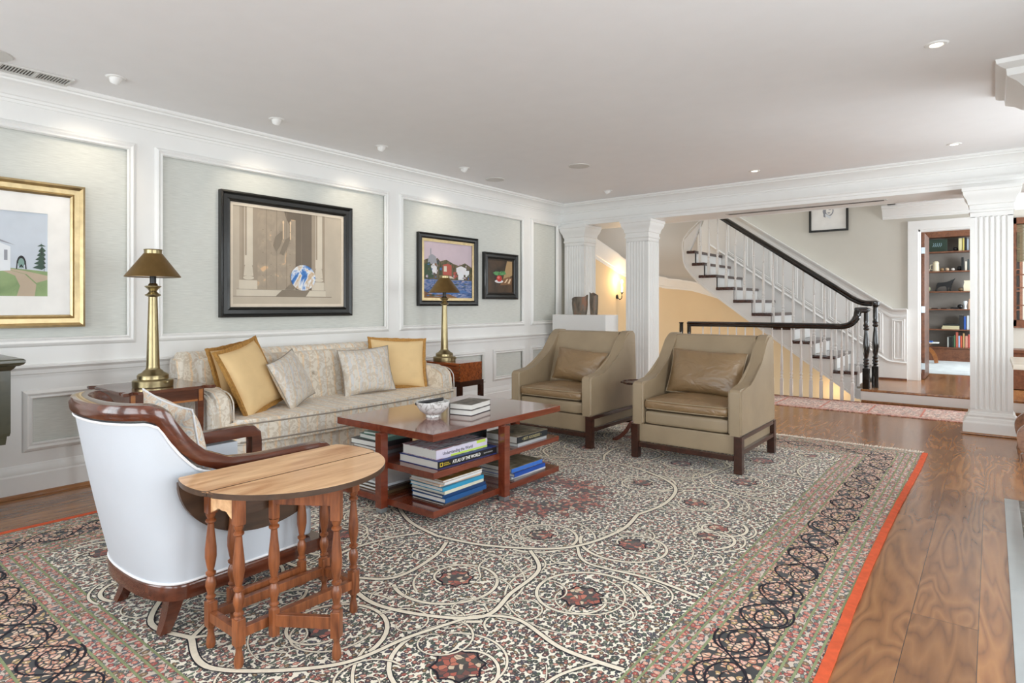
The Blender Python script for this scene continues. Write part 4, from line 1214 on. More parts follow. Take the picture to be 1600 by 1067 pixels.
for i in range(34):
    cx, cy = rq.uniform(.1, 1.22), rq.uniform(.12, 2.2)
    add_curve(spiral(cx, cy, .02, rq.uniform(.08, .17), rq.uniform(0, 6.28), rq.choice((-1, 1)) * rq.uniform(.7, 1.2), 26), .004, .009)
def V2(*p): return [Vector(q) for q in p]
def cm(p, n=10): return [Vector((q.x, q.y)) for q in bez([(a, b, 0) for a, b in p], n)]
add_curve(cm([(0, .95), (.3, .88), (.62, .66), (.72, .3), (.68, 0)]), .022, .022)
add_curve(cm([(0, 1.55), (.2, 1.42), (.18, 1.15), (.1, .98)]), .02, .02)
add_curve(cm([(0, 1.55), (.35, 1.62), (.72, 1.45), (.7, 1.2), (.66, .95), (.5, .8)]), .022, .018)
add_curve(cm([(1.33, .75), (1.1, .72), (.8, .75), (.66, .62)]), .02, .014)
add_curve(cm([(1.33, 1.4), (1.1, 1.42), (.85, 1.36), (.7, 1.45)]), .022, .014)
add_curve(cm([(0, 2.2), (.25, 2.24), (.55, 1.98), (.62, 1.7), (.7, 1.45)]), .022, .016)
add_curve(cm([(0, 2.2), (.1, 2.02), (.06, 1.8), (0, 1.72)]), .018, .012)
add_curve(cm([(1.33, 2.0), (1.2, 1.9), (1.17, 1.6), (1.24, 1.42)]), .016, .012)
def flower(cx, cy, r, lobes, mi, z=zr + .0022, sq=1.0, dep=.18):
    n = lobes * 6
    pts = [(cx + r * (1 - dep * abs(math.sin(lobes * PI * i / n))) * math.cos(2 * PI * i / n), cy + sq * r * (1 - dep * abs(math.sin(lobes * PI * i / n))) * math.sin(2 * PI * i / n), z) for i in range(n)]
    f = bm.faces.new([bm.verts.new(p) for p in pts]); f.material_index = mi
flower(CXr, CYr, .50, 20, 4, zr + .0024, dep=.3)
flower(CXr, CYr, .24, 12, 0, zr + .0028, dep=.3); flower(CXr, CYr, .12, 8, 4, zr + .0030, dep=.3)
for sx in (1, -1):
    for sy in (1, -1):
        for k, (cx, cy, r) in enumerate([(.42, .60, .075), (.86, .42, .08), (.95, 1.05, .10), (.42, 1.25, .085), (.88, 1.72, .10), (.33, 1.86, .07), (1.12, .08, .06), (1.14, 2.12, .06)]):
            flower(CXr + sx * cx, CYr + sy * cy, r, 8, 6, zr + .0021 + k * .00001); flower(CXr + sx * cx, CYr + sy * cy, r * .9, 8, 4, zr + .0023)
# navy scrolls in the main border
def bscroll(c, along, length, n):
    for k in range(n):
        s_ = (k + .5) / n * length
        sg = 1 if k % 2 else -1
        if along == 'y':
            x, y = c[0] + sg * .025, c[1] + s_
            ribbon([Vector((x + p.x * .72, y + p.y)) for p in spiral(0, 0, .02, .115, k * 1.0 + (PI if k % 2 else 0), 1.5 * sg, 30)], .005, .009, 6, zr + .0013, False)
        else:
            x, y = c[0] + s_, c[1] + sg * .025
            ribbon([Vector((x + p.x, y + p.y * .72)) for p in spiral(0, 0, .02, .115, k * 1.0, 1.5 * sg, 30)], .005, .009, 6, zr + .0013, False)
def vine(x0, y0, x1, y1, n):
    for ph in (0, PI):
        d = Vector((x1 - x0, y1 - y0)); l = d.length; d.normalize(); nn = Vector((-d.y, d.x))
        pts = [Vector((x0, y0)) + d * (l * i / 400) + nn * (.085 * math.sin(PI * n * i / 400 + ph)) for i in range(401)]
        ribbon(pts, .008, .008, 6, zr + .00125 + ph * .00002, False)
vine(RX1 - .27, RY0 + .27, RX1 - .27, RY1 - .27, 21); vine(RX0 + .27, RY0 + .27, RX0 + .27, RY1 - .27, 21)
vine(RX0 + .27, RY0 + .27, RX1 - .27, RY0 + .27, 13); vine(RX0 + .27, RY1 - .27, RX1 - .27, RY1 - .27, 13)
bscroll((RX1 - .27, RY0 + .3), 'y', RY1 - RY0 - .6, 21)
bscroll((RX0 + .27, RY0 + .3), 'y', RY1 - RY0 - .6, 21)
bscroll((RX0 + .3, RY0 + .27), 'x', RX1 - RX0 - .6, 13)
bscroll((RX0 + .3, RY1 - .27), 'x', RX1 - RX0 - .6, 13)
for f in bm.faces:
    f.normal_update()
    if f.normal.z < 0 and f.calc_center_median().z > zr + .0001: f.normal_flip()
me = bpy.data.meshes.new('pile')
bmesh.ops.transform(bm, matrix=ROOT[rug.name].inverted(), verts=bm.verts)
bm.to_mesh(me); bm.free()
for m_ in (M['rug_field'], M['rug_guard'], M['rug_main'], M['rug_cream'], M['rug_rust'], M['rug_green'], M['rug_navy']): me.materials.append(m_)
o = bpy.data.objects.new('pile', me); COL.objects.link(o); o.parent = rug
for sx, xx in ((1, RX1), (-1, RX0)):
    bm = BM(); n = 90; rnd = random.Random(3)
    pts = [(xx - sx * .012 + rnd.uniform(-.0015, .0015) + .012 * math.sin(i * .09), RY0 + .01 + (RY1 - RY0 - .02) * i / n) for i in range(n + 1)]
    A = [(p[0] - .018, p[1]) for p in pts]; B = [(p[0] + .018, p[1]) for p in pts]
    rings = [[bm.verts.new((a[0], a[1], .001)), bm.verts.new((b[0], b[1], .001)), bm.verts.new((b[0], b[1], .0095)), bm.verts.new((a[0], a[1], .0105))] for a, b in zip(A, B)]
    for a, b in zip(rings, rings[1:]):
        for i in range(4): bm.faces.new((a[i], a[(i + 1) % 4], b[(i + 1) % 4], b[i]))
    build('side_binding', bm, M['orange'], rug, 0, label='orange woven side edge')
for yy, sg in ((RY1 - .01, 1), (RY0, -1)):
    bm = BM(); rnd = random.Random(5)
    for i in range(560):
        x = RX0 + .02 + (RX1 - RX0 - .04) * i / 560; l = .06 + rnd.uniform(0, .035); dx = rnd.uniform(-.012, .012)
        beam(bm, (x, yy, .005), (x + dx, yy + sg * l, .0026), .0062, .003)
    build('fringe', bm, M['fringe'], rug, 0)
# runner in the hall
rn = thing('runner_rug', 'faded pink runner rug along the hall in front of the landing step', 'rug', (2.9, 8.25, 0))
bm = BM(); box(bm, 1.0, 4.98, 7.84, 8.66, .001, .007, mi=0)
for a in ((1.0, 4.98, 7.84, 7.87), (1.0, 4.98, 8.63, 8.66), (1.0, 4.98, 7.93, 7.945), (1.0, 4.98, 8.55, 8.565)):
    f = bm.faces.new([bm.verts.new(p) for p in ((a[0], a[2], .0078), (a[1], a[2], .0078), (a[1], a[3], .0078), (a[0], a[3], .0078))]); f.material_index = 1
for k in range(8):
    x = 1.25 + k * .5
    f = bm.faces.new([bm.verts.new(p) for p in ((x, 7.945, .0078), (x + .02, 7.945, .0078), (x + .02, 8.55, .0078), (x, 8.55, .0078))]); f.material_index = 1
build('pile', bm, [M['rug_pink'], M['rug_pinkline']], rn, 0)
# ------------------------------------------------------------------ brown armchairs
def armchair(loc, label, pillow):
    t = thing('armchair', label, 'armchair', loc, 0.0, 'pair of brown armchairs on dark wooden bases')
    W, D = .86, .87
    prof = [(.0, .268), (.0, .572), (.008, .592), (.028, .603), (.12, .606), (.22, .618), (.32, .645), (.42, .70), (.50, .765), (.57, .84), (.63, .91), (.665, .948), (.69, .962), (.72, .968), (.79, .968), (.81, .955), (.82, .93), (.86, .268)]
    for x0, x1 in ((0, .098), (W - .098, W)):
        bm = BM(); prism(bm, prof, 'x', x0, x1, bev=.014)
        build('side_panel', bm, M['taupe'], t, 40, world=False)
    bm = BM()
    prism(bm, [(.48, .30), (.50, .50), (.60, .80), (.665, .945), (.69, .958), (.79, .958), (.85, .275)], 'x', .097, W - .097)
    build('backrest', bm, M['taupe'], t, 40, world=False)
    bm = BM(); softbox(bm, .099, W - .099, .018, .55, .27, .385, .03, .0); build('seat_rail', bm, M['taupe'], t, world=False)
    bm = BM(); box(bm, .03, W - .03, .03, D - .04, .125, .27, .012); build('base_panel', bm, M['taupe'], t, world=False)
    bm = BM()
    softbox(bm, .102, W - .102, -.006, .56, .388, .472, .032, .035, 12)
    c = build('seat_cushion', bm, M['taupe_cushion'], t, 60, world=False)
    bm = BM(); z = .462
    tube(bm, [(.112, .5, z), (.11, .03, z), (.13, .002, z), (.3, -.008, z), (.56, -.008, z), (W - .13, .002, z), (W - .11, .03, z), (W - .112, .5, z)], .0045, 6)
    tube(bm, [(.112, .5, z - .062), (.11, .03, z - .062), (.13, .002, z - .062), (.3, -.008, z - .062), (.56, -.008, z - .062), (W - .13, .002, z - .062), (W - .11, .03, z - .062), (W - .112, .5, z - .062)], .0045, 6)
    build('piping', bm, M['taupe'], c, world=False)
    bm = BM()
    w_, h_, roll, dx, dz = pillow
    m = Matrix.Translation((W / 2 + dx, .455, dz)) @ Matrix.Rotation(R(-20), 4, 'X') @ Matrix.Rotation(R(roll), 4, 'Y')
    lp = pillow_mesh(bm, w_, h_, .17, m, pinch=.05)
    c = build('back_cushion', bm, M['taupe_cushion'], t, 60, world=False)
    bm = BM(); tube(bm, lp, .004, 6, True); build('piping', bm, M['taupe'], c, world=False)
    L_ = .058
    for x in (-.004, W - L_ + .004):
        for y in (-.004, D - L_ + .004):
            bm = BM(); box(bm, x, x + L_, y, y + L_, 0, .268, .003); build('leg', bm, M['espresso'], t, world=False)
    bm = BM()
    box(bm, L_, W - L_, .0, .03, .088, .125, .002); box(bm, L_, W - L_, D - .03, D, .088, .125, .002)
    for x in (0.0, W - .028):
        box(bm, x, x + .028, L_, D - L_, .24, .268, .002); box(bm, x, x + .028, L_, D - L_, .135, .165, .002)
    build('base_frame', bm, M['espresso'], t, world=False)
    return t
armchair((2.61, 4.41, .0115), 'right-hand brown upholstered armchair nearer the staircase railing', (.62, .38, 2, 0, .66))
armchair((1.36, 4.43, .0115), 'left-hand brown upholstered armchair in front of the white pedestal', (.55, .32, 4, .03, .64))

# tripod table between the armchairs
t = thing('tripod_table', 'small round mahogany tripod table between the two brown armchairs', 'side table', (2.42, 4.93, .0115))
bm = BM(); lathe(bm, [(0, .512), (.05, .514), (.15, .518), (.158, .524), (.158, .534), (.15, .536), (.146, .530), (0, .529)], (0, 0, 0), 40)
for i in range(10):
    a = 2 * PI * i / 10; lathe(bm, [(0, .52), (.016, .522), (.016, .534), (0, .536)], (.152 * math.cos(a), .152 * math.sin(a), 0), 10)
build('tabletop', bm, M['mahog_dark'], t, world=False)
bm = BM(); lathe(bm, [(.05, .512), (.03, .505), (.018, .49), (.028, .47), (.032, .455), (.02, .435), (.014, .42), (.016, .36), (.026, .30), (.030, .26), (.018, .235), (.03, .22), (.033, .15), (.026, .12), (.012, .11), (0, .108)][::-1], (0, 0, 0), 20)
build('pedestal', bm, M['mahog'], t, world=False)
for i in range(3):
    a = R(200 + 120 * i)
    bm = BM()
    path = bez([(.015, 0, .18), (.07, 0, .165), (.12, 0, .09), (.17, 0, .04), (.215, 0, .014)], 6)
    path = [Matrix.Rotation(a, 3, 'Z') @ p for p in path]
    sweep(bm, path, [(-.011, -.018), (.011, -.018), (.013, 0), (.009, .016), (-.009, .016), (-.013, 0)])
    lathe(bm, [(0, 0), (.016, .002), (.02, .012), (.012, .022), (0, .024)], (.222 * math.cos(a), .222 * math.sin(a), 0), 12)
    build('leg', bm, M['mahog'], t, world=False)

# ------------------------------------------------------------------ sofa
sf = thing('sofa', 'long pale striped damask sofa against the panelled wall', 'sofa', (.55, 3.1, 0))
SY0, SY1 = 1.885, 4.14
bm = BM()
def bow(x, amp, y0=1.94, y1=4.10, n=20): return [(x + amp * math.sin(PI * i / n) ** .8, y0 + (y1 - y0) * i / n) for i in range(n + 1)]
prism(bm, [(.25, 1.94)] + bow(.92, .09) + [(.25, 4.10)], 'z', .075, .285, bev=.012)
build('base', bm, M['sofa'], sf, 40)
bm = BM()
prism(bm, [(.13, .08), (.13, .80), (.15, .855), (.19, .878), (.25, .882), (.30, .868), (.325, .83), (.36, .5), (.38, .28)], 'y', 1.93, 4.16, bev=.045)
build('backrest', bm, M['sofa'], sf, 50)
bm = BM(); softbox(bm, .34, .47, 2.045, 3.985, .42, .84, .05, .0, 14)
for v in bm.verts:
    v.co.x -= (v.co.z - .42) * .16
for by in (2.42, 2.97, 3.52):
    for v in bm.verts:
        if v.co.x > .36:
            d = math.hypot(v.co.y - by, v.co.z - .655); v.co.x -= .03 * math.exp(-(d / .07) ** 2)
build('back_padding', bm, M['sofa'], sf, 60)
for by in (2.42, 2.97, 3.52):
    bm = BM(); bmesh.ops.create_uvsphere(bm, u_segments=12, v_segments=8, radius=.014, matrix=Matrix.Translation((.422, by, .655))); build('button', bm, M['sofa_pillow'], sf)
for y0, y1, sg in ((SY0, 2.035, -1), (3.995, SY1, 1)):
    bm = BM()
    prism(bm, [(.2, .08), (.2, .66), (.30, .675), (.75, .668), (.86, .655), (.905, .62), (.925, .56), (.93, .3), (.925, .08)], 'x', 0, 1) if False else None
    if bm.verts: pass
    poly = [(.18, .08), (.18, .67), (.3, .668), (.72, .655), (.84, .64), (.895, .60), (.915, .54), (.92, .3), (.915, .08)]
    prism(bm, poly, 'y', y0, y1, bev=.035)
    a = build('arm', bm, M['sofa'], sf, 50)
    bm = BM()
    for yy in (y0 + .006, y1 - .006):
        tube(bm, bez([(.91, yy, .1), (.918, yy, .3), (.913, yy, .54), (.890, yy, .595), (.84, yy, .628), (.72, yy, .643), (.4, yy, .656)], 4), .005, 6)
    build('piping', bm, M['sofa_pillow'], a)
bm = BM()
front = bow(.955, .10, 1.93, 4.17)
prism(bm, [(.36, 2.045), (.925, 2.045), (.935, 1.96)] + front[1:-1] + [(.935, 4.14), (.925, 3.985), (.36, 3.985)], 'z', .292, .452, bev=.03)
for v in bm.verts:
    if v.co.z > .4: v.co.z += .02 * math.sin(PI * min(1, max(0, (v.co.x - .3) / .75)))
cu = build('seat_cushion', bm, M['sofa'], sf, 50)
bm = BM()
tube(bm, [(x + .0, y, .430) for x, y in front[1:-1]], .006, 6); tube(bm, [(x + .0, y, .312) for x, y in front[1:-1]], .006, 6)
build('piping', bm, M['sofa_piping'], cu)
for x, y in ((.85, 2.02), (.85, 4.02), (.25, 2.02), (.25, 4.02)):
    bm = BM(); sqloft(bm, x - .018, x + .018, y - .018, y + .018, [(0, .0115 if x > .5 else 0), (.006, .08)]); build('foot', bm, M['espresso'], sf)

def cushion(name, label, c, yaw, lean, roll, w_, h_, t_, mat, trim=None, trim_r=.006, group=None):
    t = thing(name, label, 'cushion', (c[0], c[1], c[2] - h_ / 2), group=group)
    m = Matrix.Translation(c) @ Matrix.Rotation(R(yaw), 4, 'Z') @ Matrix.Rotation(R(lean), 4, 'X') @ Matrix.Rotation(R(roll), 4, 'Y')
    bm = BM(); lp = pillow_mesh(bm, w_, h_, t_, m, 22, 22)
    body = build('cover', bm, mat, t, 60)
    if trim:
        bm = BM()
        if trim_r > .01:
            # tasselled brush fringe: flat flaring band round the edge
            cen = Vector(c); n = len(lp); rnd = random.Random(2)
            nrm = (m.to_3x3() @ Vector((0, 1, 0))).normalized()
            A = []
            for i, p in enumerate(lp):
                out = (p - cen); out -= nrm * out.dot(nrm); out.normalize()
                k = trim_r * (1 + .15 * rnd.uniform(-1, 1))
                A.append([bm.verts.new(p - out * .006 + nrm * .009), bm.verts.new(p + out * k + nrm * .013), bm.verts.new(p + out * k * 1.05 - nrm * .013), bm.verts.new(p - out * .006 - nrm * .009)])
            for i in range(n):
                a, b = A[i], A[(i + 1) % n]
                for q in range(4): bm.faces.new((a[q], b[q], b[(q + 1) % 4], a[(q + 1) % 4]))
            build('fringe', bm, trim, t, 20)
        else:
            tube(bm, lp, trim_r, 6, True); build('piping', bm, trim, t)
    return t
G = 'sofa cushions'
cushion('throw_pillow', 'gold fringed cushion tucked behind at the left arm of the sofa', (.48, 2.28, .71), 112, -12, -6, .44, .44, .11, M['gold_fabric'], M['fringe_gold'], .022)
cushion('throw_pillow', 'front gold fringed cushion at the left end of the sofa', (.64, 2.30, .695), 118, -22, -10, .49, .50, .15, M['gold_fabric'], M['fringe_gold'], .026)
cushion('throw_pillow', 'silvery striped cushion leaning beside the left gold cushions', (.65, 2.62, .65), 116, -22, -14, .40, .40, .13, M['sofa_pillow'], M['sofa_piping'], .004)
cushion('throw_pillow', 'silvery striped cushion leaning against the right gold cushion', (.62, 3.36, .655), 78, -16, -3, .48, .40, .13, M['sofa_pillow'], M['sofa_piping'], .004)
cushion('throw_pillow', 'gold fringed cushion at the right end of the sofa', (.56, 3.76, .685), 66, -14, 3, .52, .45, .13, M['gold_fabric'], M['fringe_gold'], .022)

# ------------------------------------------------------------------ end table and brass lamps
def brass_lamp(loc, label):
    t = thing('table_lamp', label, 'lamp', loc, 0, 'pair of brass candlestick lamps')
    bm = BM(); lathe(bm, [(0, 0), (.112, 0), (.115, .006), (.115, .040), (.110, .046), (.090, .05), (.088, .054), (.088, .074), (.082, .082), (.062, .092), (.052, .104), (.046, .108), (0, .108)], (0, 0, 0), 40)
    build('base', bm, M['brass'], t, world=False)
    bm = BM(); lathe(bm, [(.044, .108), (.040, .114), (.038, .125), (.0375, .135), (.0255, .565), (.026, .568), (.044, .578), (.045, .583), (.03, .592), (.024, .60), (.022, .606), (.03, .618), (.046, .632), (.047, .637), (.028, .640), (.026, .648), (.020, .655), (0, .655)], (0, 0, 0), 32)
    build('column', bm, M['brass'], t, world=False)
    bm = BM(); lathe(bm, [(.018, .655), (.0185, .70), (.015, .74), (.008, .745), (.008, .86), (0, .86)], (0, 0, 0), 20); build('socket', bm, M['black'], t, world=False)
    bm = BM(); lathe(bm, [(.154, .698), (.157, .694), (.158, .698), (.056, .838), (.054, .842), (.052, .838), (.154, .699)], (0, 0, 0), 44); build('lamp_shade', bm, M['brass_shade'], t, world=False)
    bm = BM(); lathe(bm, [(.050, .838), (.050, .862), (.053, .868), (.05, .870), (.046, .864), (.046, .838)], (0, 0, 0), 32); build('shade_collar', bm, M['brass'], t, world=False)
    bm = BM(); tube(bm, [(.108, .03, .03), (.122, .034, .034)], .005, 8); bmesh.ops.create_uvsphere(bm, u_segments=10, v_segments=6, radius=.008, matrix=Matrix.Translation((.126, .035, .035))); build('switch', bm, M['brass'], t, world=False)
    return t
ET = .705
t = thing('end_table', 'mahogany end table with shaped corners holding the left brass lamp', 'side table', (.62, 1.62, 0))
x0, x1, y0, y1 = .33, .90, 1.385, 1.90
def serp(x0, x1, y0, y1, c=.09):
    out = []
    for (px, py, dx, dy) in ((x0, y0, 1, 1), (x1, y0, -1, 1), (x1, y1, -1, -1), (x0, y1, 1, -1)):
        pts = [(0, c), (.004, c * .82), (.028, c * .62), (.03, c * .5), (-.012, .018), (-.012, -.012), (.018, -.012), (c * .5, .03), (c * .62, .028), (c * .82, .004), (c, 0)]
        pts = [(px + a * dx, py + b * dy) for a, b in pts]
        if (dx, dy) in ((-1, 1), (1, -1)): pts = pts[::-1]
        out += pts
    return out
bm = BM(); prism(bm, serp(x0, x1, y0, y1), 'z', ET - .02, ET, bev=.004); build('tabletop', bm, M['endtop'], t, 30)
bm = BM()
box(bm, x0 + .06, x1 - .06, y0 + .045, y0 + .06, ET - .10, ET - .02); box(bm, x0 + .06, x1 - .06, y1 - .06, y1 - .045, ET - .10, ET - .02)
box(bm, x1 - .06, x1 - .045, y0 + .06, y1 - .06, ET - .10, ET - .02); box(bm, x0 + .045, x0 + .06, y0 + .06, y1 - .06, ET - .10, ET - .02)
build('apron', bm, M['endtop'], t, 0)
bm = BM(); box(bm, x1 - .045, x1 - .043, y0 + .07, y1 - .07, ET - .10, ET - .088); build('inlay_band', bm, M['inlay'], t, 0, label='pale inlaid band')
for lx in (x0 + .06, x1 - .06):
    for ly in (y0 + .06, y1 - .06):
        bm = BM(); sqloft(bm, lx - .008, lx + .008, ly - .008, ly + .008, [(.003, .0115 if lx > .7 else 0), (.008, .3), (.012, ET - .02)]); lg = build('leg', bm, M['endtop'], t, 0)
        bm = BM(); box(bm, lx + .0, lx + .021, ly - .012, ly + .012, ET - .10, ET - .021); build('inlay_block', bm, M['inlay'], lg, 0, label='pale satinwood block')
brass_lamp((.69, 1.62, ET), 'brass column lamp on the end table left of the sofa')
# chest on stand at the right of the sofa
t = thing('campaign_chest', 'burl wood chest on a dark stand right of the sofa', 'side table', (.58, 4.47, 0))
bx0, bx1, by0, by1 = .36, .82, 4.315, 4.645
bm = BM(); box(bm, bx0, bx1, by0, by1, .475, .655, .002); build('chest', bm, M['burl'], t)
bm = BM()
for z in (.49, .52, .56, .60, .635): 
    for yy in (by0, by1): box(bm, bx1 - .008, bx1 + .001, yy - (.001 if yy == by0 else .008), yy + (.008 if yy == by0 else .001), z - .006, z + .006)
build('brass_pin', bm, M['brass'], t, 0)
bm = BM(); box(bm, bx0 - .012, bx1 + .012, by0 - .012, by1 + .012, .425, .475, .003); build('stand_rail', bm, M['mahog_dark'], t)
for x in (bx0 - .012, bx1 - .033):
    for y in (by0 - .012, by1 - .033):
        bm = BM(); box(bm, x, x + .045, y, y + .045, .0115 if x > .6 else 0, .425, .002); build('leg', bm, M['mahog_dark'], t)
brass_lamp((.50, 4.43, .655), 'brass column lamp on the burl chest right of the sofa')

# ------------------------------------------------------------------ dark cabinet at the left edge
t = thing('cabinet', 'dark olive lacquered cabinet with stepped base cut by the left edge', 'cabinet', (.38, .6, 0))
bm = BM(); sqloft(bm, .06, .66, .25, .95, [(0, .885), (.018, .895), (.024, .905), (.024, .918), (.016, .925)]); build('cabinet_top', bm, M['cabinet'], t, 20)
bm = BM(); sqloft(bm, .09, .63, .28, .92, [(-.004, .50), (.0, .52), (.0, .86), (.012, .872), (.02, .885)]); build('body', bm, M['cabinet'], t, 20)
bm = BM(); sqloft(bm, .12, .60, .31, .88, [(-.10, .36), (-.04, .37), (-.03, .41), (-.01, .415), (-.005, .45), (.02, .455), (.025, .50)]); build('lower_moulding', bm, M['cabinet'], t, 20)
bm = BM(); sqloft(bm, .22, .50, .40, .70, [(.06, 0), (.06, .05), (.0, .09), (-.01, .25), (.02, .36)]); build('pedestal', bm, M['cabinet'], t, 20)

# ------------------------------------------------------------------ coffee table
CZ = .0115
ct = thing('coffee_table', 'three-tier reddish wood coffee table stacked with books', 'coffee table', (2.05, 2.95, CZ))
cx0, cx1, cy0, cy1 = 1.62, 2.48, 2.335, 3.58
CTOP = .515
bm = BM(); box(bm, cx0, cx1, cy0, cy1, CTOP - .042, CTOP, .003); build('tabletop', bm, M['coffee'], ct)
MID = .302; LOW = .09
bm = BM(); box(bm, cx0 + .01, cx1 - .005, cy0 + .01, cy1 - .01, MID - .036, MID, .002); build('shelf', bm, M['coffee'], ct)
bm = BM(); box(bm, cx0 + .01, cx1 - .005, cy0 + .01, cy1 - .01, LOW - .038, LOW, .002); build('shelf', bm, M['coffee'], ct)
pw = .026
for x, y in ((2.065, cy0 - .012), (2.065, cy1 + .012), (cx1 + .012, 2.935), (cx0 - .012, 2.935)):
    bm = BM(); box(bm, x - pw, x + pw, y - pw, y + pw, .038, CTOP - .042, .002); lg = build('leg', bm, M['coffee'], ct)
    bm = BM(); box(bm, x - pw + .003, x + pw - .003, y - pw + .003, y + pw - .003, CZ, .038, .002); build('caster_cap', bm, M['steel'], lg, label='steel foot cap')

def book(label, cx, cy, w_, d_, z, h, rz, cover, spine=None, title=None, top=None, tcol=(240, 240, 235), tsize=None, group=None, pages=None):
    """lies flat. spine on the local +X side running along Y (faces the viewer's right); w_ along X, d_ along Y"""
    t = thing('book', label, 'book', (cx, cy, z), R(rz), group)
    c = min(.003, h * .18)
    bm = BM()
    box(bm, -w_ / 2, w_ / 2, -d_ / 2, d_ / 2, 0, c); box(bm, -w_ / 2, w_ / 2, -d_ / 2, d_ / 2, h - c, h)
    box(bm, w_ / 2 - c, w_ / 2, -d_ / 2, d_ / 2, c, h - c, mi=1)
    mats = [top or col(cover), col(spine or cover)]
    build('cover', bm, mats, t, 0, world=False)
    bm = BM(); e = .004
    box(bm, -w_ / 2 + e, w_ / 2 - c, -d_ / 2 + e, d_ / 2 - e, c, h - c)
    build('pages', bm, pages or M['paper'], t, 0, world=False)
    if title:
        s_ = tsize or h * .62
        m = ROOT[t.name] @ Matrix.Translation((w_ / 2 + .0002, -d_ / 2 + title[1], h * .5 - s_ * .33)) @ Matrix(((0, 0, 1, 0), (1, 0, 0, 0), (0, 1, 0, 0), (0, 0, 0, 1)))
        text_part(title[0], s_, col(tcol), t, m, 'title', .0004, sx=title[2] if len(title) > 2 else 1.0, bold=title[3] if len(title) > 3 else 0.0)
    return t
def stack(x, y, z, items, group):
    for it in items:
        lb, dx, dy, w_, d_, h, rz, cov = it[:8]
        kw = it[8] if len(it) > 8 else {}
        book(lb, x + dx, y + dy, w_, d_, z, h, rz, cov, group=group, **kw)
        z += h + .0004
GR1 = 'books on the coffee table shelves'
# front pile on the middle shelf
stack(2.285, 2.66, MID + .0005, [
    ('thick dark blue atlas with black spine under the white world book', 0, 0, .33, .50, .045, -1, (40, 62, 130), dict(spine=(20, 20, 24), title=('ATLAS OF THE WORLD', .115, .86, .0006), tsize=.026)),
    ('thick white book with a green flecked spine on top of the atlas', -.01, -.02, .29, .43, .055, -1, (214, 214, 220), dict(spine=(214, 208, 226), title=('Understanding the World', .05, .92, .0003), tcol=(60, 60, 80), tsize=.026, top=M['coverstripe'])),
], GR1)
t = bpy.data.objects[[o.name for o in bpy.data.objects if o.name.startswith('book') and o.get('label', '').startswith('thick white')][0]]
bm = BM(); box(bm, .145, .1455, -.10, .215, .002, .013); box(bm, .145, .1455, .12, .2, .036, .053); build('spine_band', bm, col((196, 226, 90)), t, 0, world=False, label='lime green band')
t = bpy.data.objects[[o.name for o in bpy.data.objects if o.name.startswith('book') and o.get('label', '').startswith('thick dark blue atlas')][0]]
bm = BM()
for a in ((-.235, -.231, .012, .034), (-.217, -.213, .012, .034), (-.235, -.213, .012, .015), (-.235, -.213, .031, .034)): box(bm, .165, .1656, *a)
build('emblem', bm, col((240, 210, 60)), t, 0, world=False, label='yellow rectangle emblem')
for txt, yy, zz, sz in (('NATIONAL', -.208, .024, .009), ('GEOGRAPHIC', -.208, .014, .009), ('TENTH EDITION', .13, .018, .011)):
    m = ROOT[t.name] @ Matrix.Translation((.1652, yy, zz)) @ Matrix(((0, 0, 1, 0), (1, 0, 0, 0), (0, 1, 0, 0), (0, 0, 0, 1)))
    text_part(txt, sz, col((240, 210, 60) if yy < 0 else (200, 200, 200)), t, m, 'title', .0004)
# left rear pile on the middle shelf
stack(1.80, 2.55, MID + .0005, [
    ('grey book at the bottom of the left pile on the middle shelf', 0, 0, .28, .24, .018, 3, (120, 122, 126)),
    ('cream edged book second from bottom of the left middle pile', -.01, .0, .27, .24, .02, -2, (110, 80, 76)),
    ('thick white paged book in the middle of the left middle pile', -.02, .0, .28, .25, .034, 2, (60, 56, 60)),
    ('white book with green cover below the top of the left middle pile', .01, .01, .24, .22, .028, -3, (96, 128, 118)),
    ('slim pale green book on top of the left middle pile', .02, .02, .22, .20, .014, 5, (150, 186, 168)),
], GR1)
# rear pile on the middle shelf
stack(1.93, 3.10, MID + .0005, [
    ('broad grey book at the bottom of the rear pile behind the world book', 0, 0, .27, .34, .03, 0, (90, 96, 104)),
    ('broad dark green book in the middle of the rear pile', 0, 0, .27, .34, .035, 2, (44, 60, 58)),
    ('navy book with white pages near the top of the rear pile', .01, 0, .27, .34, .03, 0, (50, 56, 84)),
    ('pale lilac book on top of the rear pile under the tabletop', .01, 0, .26, .33, .02, 1, (200, 200, 224)),
], GR1)
# right pile on the middle shelf
stack(2.325, 3.28, MID + .0005, [
    ('silver grey book under the black-spined book on the right of the middle shelf', 0, 0, .26, .34, .02, 2, (176, 180, 184)),
    ('thick black-spined book on the right of the middle shelf beyond the post', 0, 0, .27, .34, .045, 0, (30, 34, 40), dict(title=('\u2022 BEST ADDRESSES \u2022', .05, .95, .0003), tsize=.026, tcol=(176, 166, 120), top=M['coverphoto'])),
], GR1)
